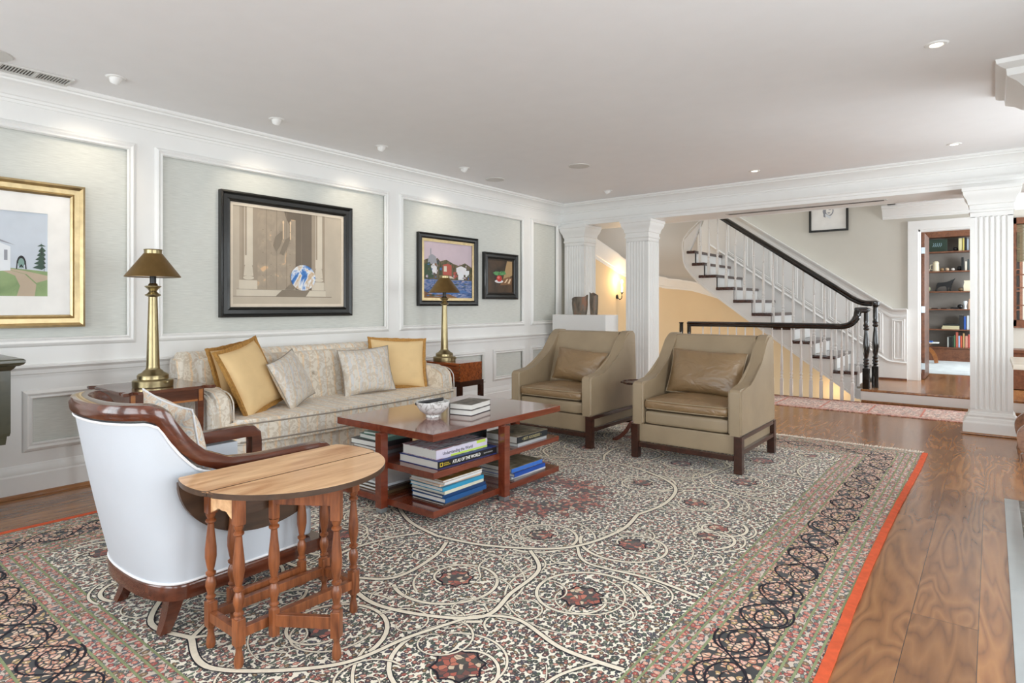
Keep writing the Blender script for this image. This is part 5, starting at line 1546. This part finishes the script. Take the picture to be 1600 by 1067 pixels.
# lower shelf, front pile
stack(2.315, 2.62, LOW + .0005, [
    ('brown magazine at the very bottom of the front pile on the lowest shelf', .0, .0, .26, .34, .009, 1, (96, 84, 78)),
    ('grey magazine second from bottom of the lowest front pile', -.01, .01, .26, .34, .009, -2, (130, 124, 120)),
    ('dark blue book with white pages low in the lowest front pile', .015, .0, .27, .36, .026, 1, (30, 84, 140), dict(title=('SKETCHES OF A COAST', .08, .9), tsize=.014) if False else dict()),
    ('navy blue slim book above the dark blue one in the front pile', .01, .0, .26, .36, .017, -1, (24, 62, 110)),
    ('cream book in the middle of the lowest front pile', .0, .0, .27, .34, .02, 1, (226, 220, 196)),
    ('teal and pink spined book in the lowest front pile', .005, -.01, .27, .35, .022, 0, (48, 150, 190)),
    ('peach coloured thin book near the top of the lowest front pile', -.01, -.01, .26, .34, .012, -2, (226, 190, 160)),
    ('thin white book second from the top of the lowest front pile', .0, -.01, .27, .33, .014, 2, (226, 228, 230)),
    ('book with a landscape photo cover on top of the lowest front pile', .0, -.01, .27, .33, .012, 0, (222, 222, 220), dict(top=M['coverphoto2'])),
], GR1)
# lower shelf, left albums
stack(1.86, 2.56, LOW + .0005, [
    ('brown leather album at the bottom left of the lowest shelf', 0, 0, .33, .34, .018, 0, (92, 74, 50)),
    ('cream edged album in the left pile of the lowest shelf', .01, .0, .32, .33, .018, 2, (60, 48, 40)),
    ('white covered album on top of the left pile of the lowest shelf', .0, .01, .30, .32, .014, -2, (216, 220, 224)),
], GR1)
# lower shelf, right pile
stack(2.315, 3.25, LOW + .0005, [
    ('grey magazine at the bottom of the right pile on the lowest shelf', 0, 0, .28, .36, .012, 2, (140, 140, 140)),
    ('thin white magazine in the right pile on the lowest shelf', .0, 0, .28, .36, .01, -2, (210, 210, 212)),
    ('royal blue slim book in the right pile on the lowest shelf', .0, .0, .29, .35, .024, 1, (32, 80, 168), dict(title=('SEASIDE', .1, 1), tsize=.014) if False else dict()),
    ('bright blue book with a framed picture cover on top of the right lowest pile', -.01, -.01, .28, .34, .03, 0, (60, 118, 206), dict(top=M['coverphoto'], title=None)),
], GR1)
# on the table top
stack(2.165, 2.985, CTOP + .0003, [
    ('white paged book lying underneath on the coffee table top beside the bowl', 0, 0, .165, .255, .036, 12, (34, 38, 48)),
    ('book with black and white photo cover uppermost on the coffee table', 0, 0, .165, .255, .036, 12, (34, 38, 48), dict(top=M['coverbw'])),
], 'two books on the coffee table top')
for o in [o for o in bpy.data.objects if o.get('group') == 'two books on the coffee table top']:
    for ch in o.children:
        if ch.name.startswith('cover'):
            ch.scale = (-1, 1, 1)
        else: ch.scale = (-1, 1, 1)
t = thing('bowl', 'white marble bowl on the coffee table holding the remote', 'bowl', (2.09, 2.715, CTOP))
bm = BM(); lathe(bm, [(0, 0), (.042, 0), (.044, .006), (.04, .014), (.055, .022), (.082, .042), (.10, .068), (.108, .096), (.106, .1), (.101, .096), (.093, .07), (.076, .048), (.05, .03), (0, .024)], (0, 0, 0), 44); build('body', bm, M['marble'], t, 50, world=False)
t = thing('remote_control', 'black remote control resting in the marble bowl', 'remote', (2.075, 2.71, CTOP + .075))
m = Matrix.Translation((2.075, 2.70, CTOP + .098)) @ Matrix.Rotation(R(40), 4, 'Z') @ Matrix.Rotation(R(-10), 4, 'Y')
bm = BM(); box(bm, -.09, .09, -.022, .022, -.009, .009, .006, 3, mat=m); build('body', bm, M['black'], t)
bm = BM()
for i in range(9):
    for j in range(3): box(bm, -.07 + i * .015, -.062 + i * .015, -.014 + j * .011, -.008 + j * .011, .009, .0105, mat=m)
build('buttons', bm, col((120, 120, 124)), t, 0)

# ------------------------------------------------------------------ gateleg table
gt = thing('gateleg_table', 'antique oak drop-leaf gateleg table with turned legs in the foreground', 'side table', (2.85, 1.25, CZ))
TZ = .62
ecx, ecy, ea, eb = 2.79, 1.27, .37, .355
def earc(a0, a1, n=30, k=1.0): return [(ecx + ea * k * math.cos(a0 + (a1 - a0) * i / n), ecy + eb * k * math.sin(a0 + (a1 - a0) * i / n)) for i in range(n + 1)]
xs0 = 2.64; xm = 2.885
a_s = math.acos((xs0 - ecx) / ea); a_m = math.acos((xm - ecx) / ea)
bm = BM()
poly = earc(-a_s, -a_m, 12) + earc(a_m, a_s, 12)
prism(bm, poly, 'z', TZ - .018, TZ, bev=.004)
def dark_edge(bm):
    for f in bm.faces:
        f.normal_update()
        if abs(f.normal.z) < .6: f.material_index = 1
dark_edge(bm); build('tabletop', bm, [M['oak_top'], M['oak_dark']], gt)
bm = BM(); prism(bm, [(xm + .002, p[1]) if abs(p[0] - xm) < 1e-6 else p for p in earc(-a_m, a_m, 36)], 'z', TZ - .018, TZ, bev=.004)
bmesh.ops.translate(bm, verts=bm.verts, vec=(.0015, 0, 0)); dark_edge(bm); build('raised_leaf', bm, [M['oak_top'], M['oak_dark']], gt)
# hanging leaf
bm = BM(); y0 = ecy - eb * math.sin(a_s); y1 = ecy + eb * math.sin(a_s)
pts = [(ecy + (y1 - y0) / 2 * math.cos(a), TZ - .02 - .245 * math.sin(a)) for a in [PI * i / 36 for i in range(37)]]
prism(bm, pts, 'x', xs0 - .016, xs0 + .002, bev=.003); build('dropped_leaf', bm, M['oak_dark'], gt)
def turned(bm, x, y, h0=.0, top=TZ - .018, foot=True, hw=.017, rot=0):
    """block, turned middle, stretcher block, turned foot"""
    def blk(z0, z1): obox(bm, (x, y, (z0 + z1) / 2), hw, hw, (z1 - z0) / 2, rot, .003)
    blk(top - .115, top)
    blk(.075 + CZ, .165 + CZ)
    prof = [(.012, 0), (.017, .004), (.0185, .012), (.013, .018), (.011, .025), (.0175, .032), (.012, .04), (.012, .05)]
    z0 = .165 + CZ; z1 = top - .115; h = z1 - z0
    P = [(.015, 0), (.010, .02), (.0165, .04), (.0165, .055), (.011, .075), (.013, .11), (.018, .17), (.0175, .22), (.013, .26), (.010, .28), (.0165, .30), (.0175, .325), (.010, .345), (.013, .38), (.0195, .50), (.019, .60), (.0125, .80), (.0105, .88), (.0175, .90), (.0175, .92), (.011, .94), (.016, .97), (.017, 1.0)]
    lathe(bm, [(r, t * h) for r, t in P], (x, y, z0), 16)
    if foot: lathe(bm, [(0, 0), (.013, .001), (.0165, .014), (.015, .03), (.010, .055), (.011, .066), (.016, .0755)], (x, y, CZ), 16)
    else: blk(.07 + CZ, .08 + CZ)
gl = {'a': (2.70, 1.03), 'b': (2.895, 1.03), 'd': (2.895, 1.495), 'e': (2.70, 1.495)}
for k, (x, y) in gl.items():
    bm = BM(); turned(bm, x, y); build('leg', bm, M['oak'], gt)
bm = BM()
def scal(c0, c1, fixed, axis):
    pts = [(c0, TZ - .018), (c1, TZ - .018)]
    n = 16
    for i in range(n + 1):
        t_ = i / n; v = c1 + (c0 - c1) * (t_)
        pts.append((v, TZ - .128 + .030 * math.sin(PI * t_) ** .7 - .006 * abs(math.sin(3 * PI * t_))))
    bm = BM(); prism(bm, pts, axis, fixed - .008, fixed + .008); build('end_apron', bm, M['oak_top'], gt, 0)
scal(2.717, 2.878, 1.03, 'y'); scal(2.717, 2.878, 1.495, 'y')
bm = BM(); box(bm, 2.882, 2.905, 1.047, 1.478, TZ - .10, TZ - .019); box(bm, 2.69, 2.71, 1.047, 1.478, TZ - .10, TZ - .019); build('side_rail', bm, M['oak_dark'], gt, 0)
for (p, q) in (('a', 'b'), ('b', 'd'), ('d', 'e'), ('e', 'a')):
    bm = BM(); beam(bm, (*gl[p], .115 + CZ), (*gl[q], .115 + CZ), .026, .034, .002); build('stretcher', bm, M['oak'], gt)
# gates: each a pivot post, outer leg, upper and lower rail
for px_, py_, ox, oy in ((2.925, 1.14, 3.11, 1.262), (2.668, 1.40, 2.668, 1.10)):
    if ox < 2.7: px_, py_, ox, oy = 2.655, 1.42, 2.66, 1.13
    g_ang = math.atan2(oy - py_, ox - px_)
    bm = BM(); turned(bm, px_, py_, foot=False, hw=.014, top=TZ - .02); gp = build('gate_post', bm, M['oak'], gt)
    bm = BM(); turned(bm, ox, oy, hw=.017, rot=g_ang, top=TZ - .019); build('gate_leg', bm, M['oak'], gt)
    bm = BM(); beam(bm, (px_, py_, TZ - .062), (ox, oy, TZ - .062), .02, .045, .002); build('gate_rail', bm, M['oak'], gt)
    bm = BM(); beam(bm, (px_, py_, .125 + CZ), (ox, oy, .125 + CZ), .02, .042, .002); build('gate_rail', bm, M['oak'], gt)

# ------------------------------------------------------------------ white barrel chair
bc = thing('barrel_chair', 'white leather barrel-back chair with dark wood rail in the left foreground', 'armchair', (2.29, 1.22, CZ))
BCX = 2.262
def bplan(s, k):
    """s in [0,1] round the U from near front, round the back to far front; k 0 bottom .. 1 top"""
    W = .30 + .03 * k; yb = 1.03 - .02 * k; back = .905 - .135 * k; f = 1.49
    l1 = f - yb; n = 2.5
    arc = 1.15; tot = 2 * l1 + arc; d = s * tot
    if d < l1: return Vector((BCX + W, f - d))
    if d > l1 + arc: return Vector((BCX - W, yb + (d - l1 - arc)))
    a = (d - l1) / arc * PI
    c, s_ = math.cos(a), math.sin(a)
    return Vector((BCX + W * math.copysign(abs(c) ** (2 / n), c), yb - (yb - back) * abs(s_) ** (2 / n)))
def btop(s):
    u = abs(s - .5) * 2      # 0 centre back, 1 front end
    pts = [(0, .845), (.36, .845), (.43, .83), (.50, .745), (.58, .66), (.68, .612), (.8, .600), (1.0, .60)]
    for (a, za), (b, zb_) in zip(pts, pts[1:]):
        if u <= b:
            t_ = (u - a) / (b - a); t_ = t_ * t_ * (3 - 2 * t_) if za != zb_ and a > .3 and b < .47 else t_
            return za + (zb_ - za) * t_
    return .6
ZB = .205
def rail_off(s):
    e = .006; g = abs(btop(min(1, s + e)) - btop(max(0, s - e))) / (2 * e) / 2.05
    return .034 * min(2.2, math.sqrt(1 + g * g)) + .004
bm = BM(); N = 96; K = 9
def outw(s, k):
    e = .004; a = bplan(max(0, s - e), k); b = bplan(min(1, s + e), k); d = (b - a).normalized(); return Vector((d.y, -d.x)) * -1
O, I = [], []
for i in range(N + 1):
    s = i / N; zt2 = btop(s) - rail_off(s)
    co, ci = [], []
    for j in range(K + 1):
        z = ZB + (zt2 - ZB) * j / K; k = (z - ZB) / (.845 - ZB)
        p = bplan(s, k); q = outw(s, k)
        cen = Vector((BCX, 1.2)) - p
        if q.dot(cen) > 0: q = -q
        bul = .006 * math.sin(PI * j / K)
        co.append(bm.verts.new((p.x + q.x * bul, p.y + q.y * bul, z))); ci.append(bm.verts.new((p.x - q.x * .055, p.y - q.y * .055, z)))
    O.append(co); I.append(ci)
for i in range(N):
    for j in range(K):
        bm.faces.new((O[i][j], O[i + 1][j], O[i + 1][j + 1], O[i][j + 1])); bm.faces.new((I[i][j], I[i][j + 1], I[i + 1][j + 1], I[i + 1][j]))
    bm.faces.new((O[i][K], O[i + 1][K], I[i + 1][K], I[i][K])); bm.faces.new((O[i][0], I[i][0], I[i + 1][0], O[i + 1][0]))
for i in (0, N):
    for j in range(K): bm.faces.new((O[i][j], O[i][j + 1], I[i][j + 1], I[i][j]))
build('upholstered_shell', bm, M['chairwhite'], bc, 50)
bm = BM()
loop = []
for i in range(N + 1):
    s = i / N; z = btop(s) - rail_off(s) - .002; p = bplan(s, (z - ZB) / (.845 - ZB)); q = outw(s, .8)
    if q.dot(Vector((BCX, 1.2)) - p) > 0: q = -q
    loop.append((p.x + q.x * .004, p.y + q.y * .004, z))
tube(bm, loop, .005, 6)
lo2 = []
for i in range(N + 1):
    s = i / N; p = bplan(s, 0.0); q = outw(s, .0)
    if q.dot(Vector((BCX, 1.2)) - p) > 0: q = -q
    lo2.append((p.x + q.x * .003, p.y + q.y * .003, ZB + .006))
tube(bm, lo2, .005, 6)
for s in (.28, ):
    tube(bm, [(lambda p, z: (p.x, p.y, z))(bplan(s, (z - ZB) / .64) , z) for z in [ZB + .01 + i * .02 for i in range(0)]] or [(2.3, 1.2, .3), (2.3, 1.2, .301)], .001, 4)
build('piping', bm, M['gimp'], bc)
# wooden rail
bm = BM()
rp = []
for i in range(N + 1):
    s = i / N; z = btop(s); p = bplan(s, (z - ZB) / (.845 - ZB)); q = outw(s, .9)
    if q.dot(Vector((BCX, 1.2)) - p) > 0: q = -q
    rp.append((p, q, z))
def zup(i):
    u = abs(i / N - .5) * 2; return u
rings = []
def railring(P, side, upv, hw, hh):
    sec = [(-1, -1), (-.2, -1.05), (.8, -1), (1, -.6), (1.05, .3), (.8, 1), (0, 1.12), (-.8, 1), (-1, .6)]
    return [bm.verts.new(P + side * a * hw + upv * b * hh) for a, b in sec]
ctr = []
for i, (p, q, z) in enumerate(rp):
    ctr.append(Vector((p.x - q.x * .022, p.y - q.y * .022, z)))
ext0 = [Vector((BCX + .308, 1.60, .44)), Vector((BCX + .308, 1.60, .54)), Vector((BCX + .306, 1.595, .578)), Vector((BCX + .304, 1.575, .596)), Vector((BCX + .302, 1.54, .60))]
ext1 = [Vector((2 * BCX - v.x, v.y, v.z)) for v in ext0]
full = ext0 + ctr + ext1[::-1]
outs = [Vector((1, 0, 0))] * 5 + [Vector((q.x, q.y, 0)) for _, q, _ in rp] + [Vector((-1, 0, 0))] * 5
pf = [Vector((BCX + .308, 1.60, CZ + .0)), ]
for i, P in enumerate(full):
    t_ = (full[min(i + 1, len(full) - 1)] - full[max(i - 1, 0)]).normalized()
    s_ = outs[i] - t_ * outs[i].dot(t_); s_.normalize(); u_ = t_.cross(s_)
    if u_.z < 0 or (i < 2 or i > len(full) - 3): pass
    if (i >= 5 and i < len(full) - 5 and u_.z < 0): u_ = -u_
    if i < 5 or i >= len(full) - 5:
        ref = Vector((0, .7, .7)); 
        if u_.dot(ref) < 0: u_ = -u_
    rings.append(railring(P, s_, u_, .033, .027))
for a, b in zip(rings, rings[1:]):
    for i in range(9): bm.faces.new((a[i], a[(i + 1) % 9], b[(i + 1) % 9], b[i]))
bm.faces.new(rings[0]); bm.faces.new(rings[-1])
build('arm_rail', bm, M['walnut_rail'], bc, 40)
# front posts carry on to the floor as the front legs
for sx in (1, -1):
    bm = BM(); x = BCX + sx * .308
    sqloft(bm, x - .018, x + .018, 1.582, 1.618, [(-.002, CZ), (.002, .12), (.006, .2), (.006, .45)])
    build('front_leg', bm, M['walnut_rail'], bc)
# plinth rail
bm = BM()
rings = []
for i in range(N + 1):
    s = i / N; p = bplan(s, -.02); q = outw(s, 0)
    if q.dot(Vector((BCX, 1.2)) - p) > 0: q = -q
    rings.append([bm.verts.new((p.x + q.x * a, p.y + q.y * a, z)) for a, z in ((.008, .150), (.010, .195), (.004, .204), (-.05, .204), (-.05, .150))])
for a, b in zip(rings, rings[1:]):
    for i in range(5): bm.faces.new((a[i], a[(i + 1) % 5], b[(i + 1) % 5], b[i]))
bm.faces.new(rings[0]); bm.faces.new(rings[-1])
box(bm, BCX - .30, BCX + .30, 1.47, 1.60, .150, .204, .004)
build('plinth_rail', bm, M['walnut_rail'], bc, 40)
for sx in (1, -1):
    x = BCX + sx * .195; y = 1.01
    bm = BM()
    rings = []
    for k in range(7):
        t_ = k / 6; z = .155 - (.155 - CZ) * t_; hw = .030 - .012 * t_; ox = sx * .012 * t_ ** 2; oy = -.045 * t_ ** 1.7
        rings.append([bm.verts.new((x + ox + a * hw, y + oy + b * hw, z)) for a, b in ((-1, -1), (1, -1), (1, 1), (-1, 1))])
    for a, b in zip(rings, rings[1:]):
        for i in range(4): bm.faces.new((a[i], a[(i + 1) % 4], b[(i + 1) % 4], b[i]))
    bm.faces.new(rings[0]); bm.faces.new(rings[-1])
    build('rear_leg', bm, M['walnut_rail'], bc, 40)
bm = BM(); box(bm, BCX - .245, BCX + .245, 1.0, 1.57, .206, .33, .02); build('seat_base', bm, M['chairwhite'], bc)
bm = BM(); softbox(bm, BCX - .24, BCX + .24, .99, 1.585, .331, .43, .04, .02); build('seat_cushion', bm, M['chairwhite'], bc, 60)
cushion('throw_pillow', 'cream floral cushion standing in the white barrel chair', (2.20, 1.13, .625), 180, -14, -6, .44, .44, .13, M['floral'], M['gimp'], .004)
# ------------------------------------------------------------------ trestle table with scrolled legs, right edge
tt = thing('scroll_leg_table', 'console with reflections painted pale on its top and scrolled wooden legs, cut by the right edge', 'table', (5.5, 6.5, 0))
bm = BM(); box(bm, 4.995, 6.1, 6.05, 6.95, .725, .765, .006); build('tabletop', bm, col((226, 216, 200), 0.25), tt)  # pale colour stands in for bright reflections on the top
def scroll(yc, lbl):
    bm = BM()
    path = bez([(5.34, yc, .70), (5.20, yc, .60), (5.14, yc, .46), (5.18, yc, .34), (5.12, yc, .29), (5.06, yc, .22), (5.07, yc, .12), (5.11, yc, .07), (5.06, yc, .03), (5.04, yc, .028)], 8)
    sweep(bm, path, [(-.035, -.03), (.035, -.03), (.035, .03), (-.035, .03)], up=Vector((0, 1, 0)))
    path = bez([(5.36, yc, .66), (5.52, yc, .55), (5.56, yc, .42), (5.50, yc, .30), (5.58, yc, .20), (5.62, yc, .1), (5.60, yc, .03)], 8)
    sweep(bm, path, [(-.035, -.03), (.035, -.03), (.035, .03), (-.035, .03)], up=Vector((0, 1, 0)))
    box(bm, 5.2, 5.75, yc - .035, yc + .035, .66, .725)
    box(bm, 5.16, 5.56, yc - .03, yc + .03, .27, .33)
    build('scroll_leg', bm, wood('scroll_leg_wood', (110, 76, 56), (160, 116, 86), .3, .3), tt, 40)
scroll(6.78, ''); scroll(6.18, '')
# ------------------------------------------------------------------ study bookcase
BY = 14.15
def bxp(px):  # left-right positions were measured along the bookcase front
    return 3.805 + (px - 1440) * .00984
bk = thing('bookcase', 'built-in wooden bookcase of six shelves seen through the study door', 'bookcase', (4.2, BY + .15, .165))
bm = BM(); box(bm, 3.2, 5.3, BY + .30, BY + .33, .165, 2.70); build('back_panel', bm, M['grey_back'], bk, 0)
bm = BM(); box(bm, 3.2, 3.24, BY, BY + .30, .165, 2.70); box(bm, 5.26, 5.3, BY, BY + .30, .165, 2.70); box(bm, 3.24, 5.26, BY, BY + .3, 2.52, 2.70); build('carcass', bm, M['study_wood'], bk, 0)
bm = BM(); box(bm, 3.24, 5.26, BY + .01, BY + .3, .165, .42); build('base_panel', bm, M['study_wood'], bk, 0)
SH = [2.245, 1.872, 1.486, 1.150, .766, .425]
for z in SH:
    bm = BM(); box(bm, 3.24, 5.26, BY - (.01 if z < .5 else 0), BY + .30, z - .022, z, .003); build('shelf', bm, M['study_wood'], bk)
def upright(px, w_, h, zi, rgb, label, dep=.15, lean=0, group='books in the study bookcase'):
    x = bxp(px); z = SH[zi] + .0005
    t = thing('book', label, 'book', (x, BY + .13, z), 0, group)
    m = Matrix.Translation((x, BY + .13, z)) @ Matrix.Rotation(R(lean), 4, 'Y')
    bm = BM(); box(bm, -w_ / 2, w_ / 2, -dep / 2, dep / 2, 0, h, .002, mat=m); build('cover', bm, col(rgb), t, 0)
    bm = BM(); box(bm, -w_ / 2 + .002, w_ / 2 - .002, -dep / 2 + .01, dep / 2 + .002, h - .002, h + .0008, mat=m); build('pages', bm, M['paper'], t, 0)
B_ = [(1500.5, .05, .235, 0, (206, 196, 150), 'cream book standing left on the top study shelf'), (1505.5, .028, .235, 0, (196, 180, 96), 'yellow book beside the cream one on the top study shelf'),
      (1509, .03, .25, 0, (20, 20, 22), 'black book on the top study shelf'), (1512.2, .028, .22, 0, (150, 160, 170), 'grey book at the right of the top study shelf'),
      (1504, .034, .25, 1, (22, 26, 26), 'tall black book on the second study shelf'), (1509.5, .03, .17, 1, (214, 206, 190), 'pale book right of the black one on the second study shelf'), (1513, .026, .21, 1, (60, 70, 70), 'dark grey book at the right of the second study shelf'),
      (1502.5, .06, .27, 4, (36, 38, 40), 'wide black book on the fifth study shelf'), (1507.8, .034, .245, 4, (44, 84, 160), 'blue book with red foot on the fifth study shelf'), (1512.5, .03, .26, 4, (200, 204, 208), 'white book at the right of the fifth study shelf'),
      (1481.5, .022, .19, 5, (180, 184, 178), 'thin pale book at the left of the bottom study row'), (1485, .045, .20, 5, (18, 20, 18), 'thick black book left in the bottom study row'), (1489.2, .034, .2, 5, (30, 40, 32), 'black green book in the bottom study row'), (1492, .018, .23, 5, (90, 130, 90), 'thin green book in the bottom study row'),
      (1495.6, .034, .29, 5, (190, 96, 76), 'tall red book in the bottom study row'), (1499, .024, .22, 5, (170, 190, 220), 'pale blue book in the bottom study row'), (1502.2, .03, .22, 5, (200, 90, 60), 'orange red book in the bottom study row'), (1506, .024, .27, 5, (196, 160, 110), 'tall tan book in the bottom study row'), (1510.2, .036, .22, 5, (214, 150, 130), 'pink book in the bottom study row'), (1514, .026, .25, 5, (190, 80, 70), 'crimson book at the right of the bottom study row')]
for b in B_: upright(b[0], b[1], b[2], b[3], b[4], b[5])
def simple(name, label, cat, px, zi, fn, mat, group=None, part='body'):
    x = bxp(px); z = SH[zi] + .0005
    t = thing(name, label, cat, (x, BY + .12, z), 0, group)
    bm = BM(); fn(bm); build(part, bm, mat, t, 45, world=False)
    return t
def sph(r, sz=1.0):
    def f(bm): bmesh.ops.create_uvsphere(bm, u_segments=20, v_segments=12, radius=r, matrix=Matrix.Translation((0, 0, r * sz)) @ Matrix.Diagonal((1, 1, sz, 1)))
    return f
simple('stone_ball', 'pale ball at the left of the second study shelf', 'ornament', 1449.6, 1, sph(.03), col((206, 190, 170)), 'decorative balls on the second shelf')
simple('stone_ball', 'brown ball beside the white jug on the study shelf', 'ornament', 1472, 1, sph(.032), col((150, 120, 84)), 'decorative balls on the second shelf')
simple('stone_ball', 'cream ball in the middle of the second study shelf', 'ornament', 1480, 1, sph(.032), col((206, 180, 150)), 'decorative balls on the second shelf')
simple('stone_ball', 'white ball furthest right on the second study shelf', 'ornament', 1489, 1, sph(.032, .9), col((220, 214, 206)), 'decorative balls on the second shelf')
simple('round_vase', 'round black vase beside the books on the second study shelf', 'vase', 1499.5, 1, sph(.045), M['black'])
simple('round_vase', 'small round black vase left of the cream book on the top study shelf', 'vase', 1493, 0, sph(.04), M['black'])
simple('round_vase', 'round black vase on the fourth study shelf', 'vase', 1500.5, 3, sph(.045), M['black'])
t = simple('jug', 'white lidded jug on the second study shelf', 'jug', 1462, 1, lambda bm: lathe(bm, [(0, 0), (.055, 0), (.058, .01), (.048, .10), (.046, .14), (.05, .15), (.048, .175), (.03, .195), (0, .20)], (0, 0, 0), 24), M['cream_obj'])
bm = BM(); tube(bm, bez([(-.045, 0, .04), (-.085, 0, .045), (-.088, 0, .12), (-.045, 0, .13)], 6), .008); build('handle', bm, M['cream_obj'], t, world=False)
def bull(bm):
    prism(bm, [(-.15, 0), (-.125, 0), (-.115, .07), (-.07, .10), (0, .10), (.03, .095), (.035, 0), (.05, 0), (.055, .085), (.075, .09), (.08, 0), (.095, 0), (.10, .09), (.12, .14), (.125, .185), (.15, .21), (.165, .25), (.13, .225), (.10, .20), (.07, .195), (.0, .165), (-.08, .17), (-.11, .165), (-.13, .12)], 'y', -.03, .03, bev=.008)
simple('bull_figurine', 'black bull figurine standing on the third study shelf', 'figurine', 1476, 2, bull, M['black'])
simple('round_vase', 'pale green round vase at the left of the third study shelf', 'vase', 1448, 2, lambda bm: lathe(bm, [(0, 0), (.03, 0), (.055, .04), (.05, .08), (.018, .10), (.018, .13), (0, .13)], (0, 0, 0), 20), col((150, 156, 120)))
simple('carved_ornament', 'brown rounded ornament right of the bull', 'ornament', 1501.5, 2, sph(.045, .8), col((110, 90, 66)))
simple('vase', 'cream square vase at the right of the third study shelf', 'vase', 1511, 2, lambda bm: sqloft(bm, -.05, .05, -.04, .04, [(0, 0), (.004, .1), (-.01, .17), (0, .2)]), M['cream_obj'])
simple('dish', 'cream dish at the left of the fourth study shelf', 'dish', 1449, 3, lambda bm: lathe(bm, [(0, 0), (.04, 0), (.07, .02), (.066, .022), (.04, .006), (0, .006)], (0, 0, 0), 24), M['cream_obj'])
for px, w_, lb in ((1460, .10, 'small dark box nearest the dish on the fourth study shelf'), (1474.5, .09, 'small brown box in the middle of the fourth study shelf'), (1491.5, .12, 'larger black box on the fourth study shelf')):
    simple('small_box', lb, 'box', px, 3, lambda bm, w_=w_: box(bm, -w_ / 2, w_ / 2, -.04, .04, 0, .02 if w_ < .11 else .035, .002), col((52, 36, 32)) if w_ != .12 else M['black'])
simple('small_vase', 'pale glass ornament on the fourth study shelf', 'ornament', 1508, 3, lambda bm: lathe(bm, [(0, 0), (.03, 0), (.02, .05), (.035, .12), (.03, .15), (0, .15)], (0, 0, 0), 16), col((214, 222, 226), .2))
simple('small_vase', 'peach bottle at the right of the fourth study shelf', 'ornament', 1515, 3, lambda bm: lathe(bm, [(0, 0), (.03, 0), (.032, .12), (.015, .16), (.015, .19), (0, .19)], (0, 0, 0), 16), col((214, 176, 150)))
def tv(bm): box(bm, -.16, .16, -.01, .01, .0, .24, .004)
t = simple('photo_frame', 'dark glass plate with a faint blue pattern leaning on the top study shelf', 'ornament', 1464, 0, tv, col((44, 60, 50), .15))
bm = BM()
for k in range(5): tube(bm, bez([(-.07 + k * .03, -.0115, .10), (-.05 + k * .03, -.0115, .14), (-.06 + k * .03, -.0115, .17)], 5), .004, 5)
build('pattern', bm, col((150, 180, 190)), t, world=False)
for k, (rgb, lb) in enumerate((((206, 196, 160), 'cream book lying flat at the bottom on the fifth study shelf'), ((196, 186, 150), 'tan book lying flat in the middle of the fifth study shelf'), ((30, 32, 32), 'black book lying on top of the flat pile on the fifth study shelf'))):
    t = thing('book', lb, 'book', (bxp(1486), BY + .13, SH[4] + .0005 + k * .034), 0, 'books in the study bookcase')
    bm = BM(); box(bm, -.14 + k * .01, .13, -.09, .09, 0, .033, .002); build('cover', bm, col(rgb), t, 0, world=False)
# desk in the study with curved legs
t = thing('curved_chair', 'wooden piece with a curved leg in the study beside the door leaf', 'chair', (3.92, 13.5, .165))
bm = BM(); sweep(bm, bez([(3.65, 13.5, .47), (3.85, 13.5, .465), (3.98, 13.5, .41), (4.05, 13.5, .30), (4.075, 13.5, .17)], 8), [(-.03, -.03), (.03, -.03), (.03, .03), (-.03, .03)], up=Vector((0, 1, 0))); build('leg', bm, M['inlay'], t)
bm = BM(); sweep(bm, bez([(3.65, 13.5, .47), (3.5, 13.5, .45), (3.4, 13.5, .34), (3.38, 13.5, .17)], 8), [(-.03, -.03), (.03, -.03), (.03, .03), (-.03, .03)], up=Vector((0, 1, 0))); build('leg', bm, M['inlay'], t)
bm = BM(); box(bm, 3.42, 4.0, 13.25, 13.75, .50, .525, .01); build('seat', bm, M['study_wood'], t)
t = thing('magazine', 'white magazine lying on the curved-leg seat in the study', 'magazine', (3.95, 13.5, .5265)); bm = BM(); box(bm, -.2, .16, -.12, .12, 0, .02, .002); build('cover', bm, M['paper'], t, 0, world=False)
t = thing('magazine', 'blue magazine on top of the white one in the study', 'magazine', (3.88, 13.5, .5465)); bm = BM(); box(bm, -.18, .14, -.11, .11, 0, .02, .002); build('cover', bm, col((50, 100, 180)), t, 0, world=False)
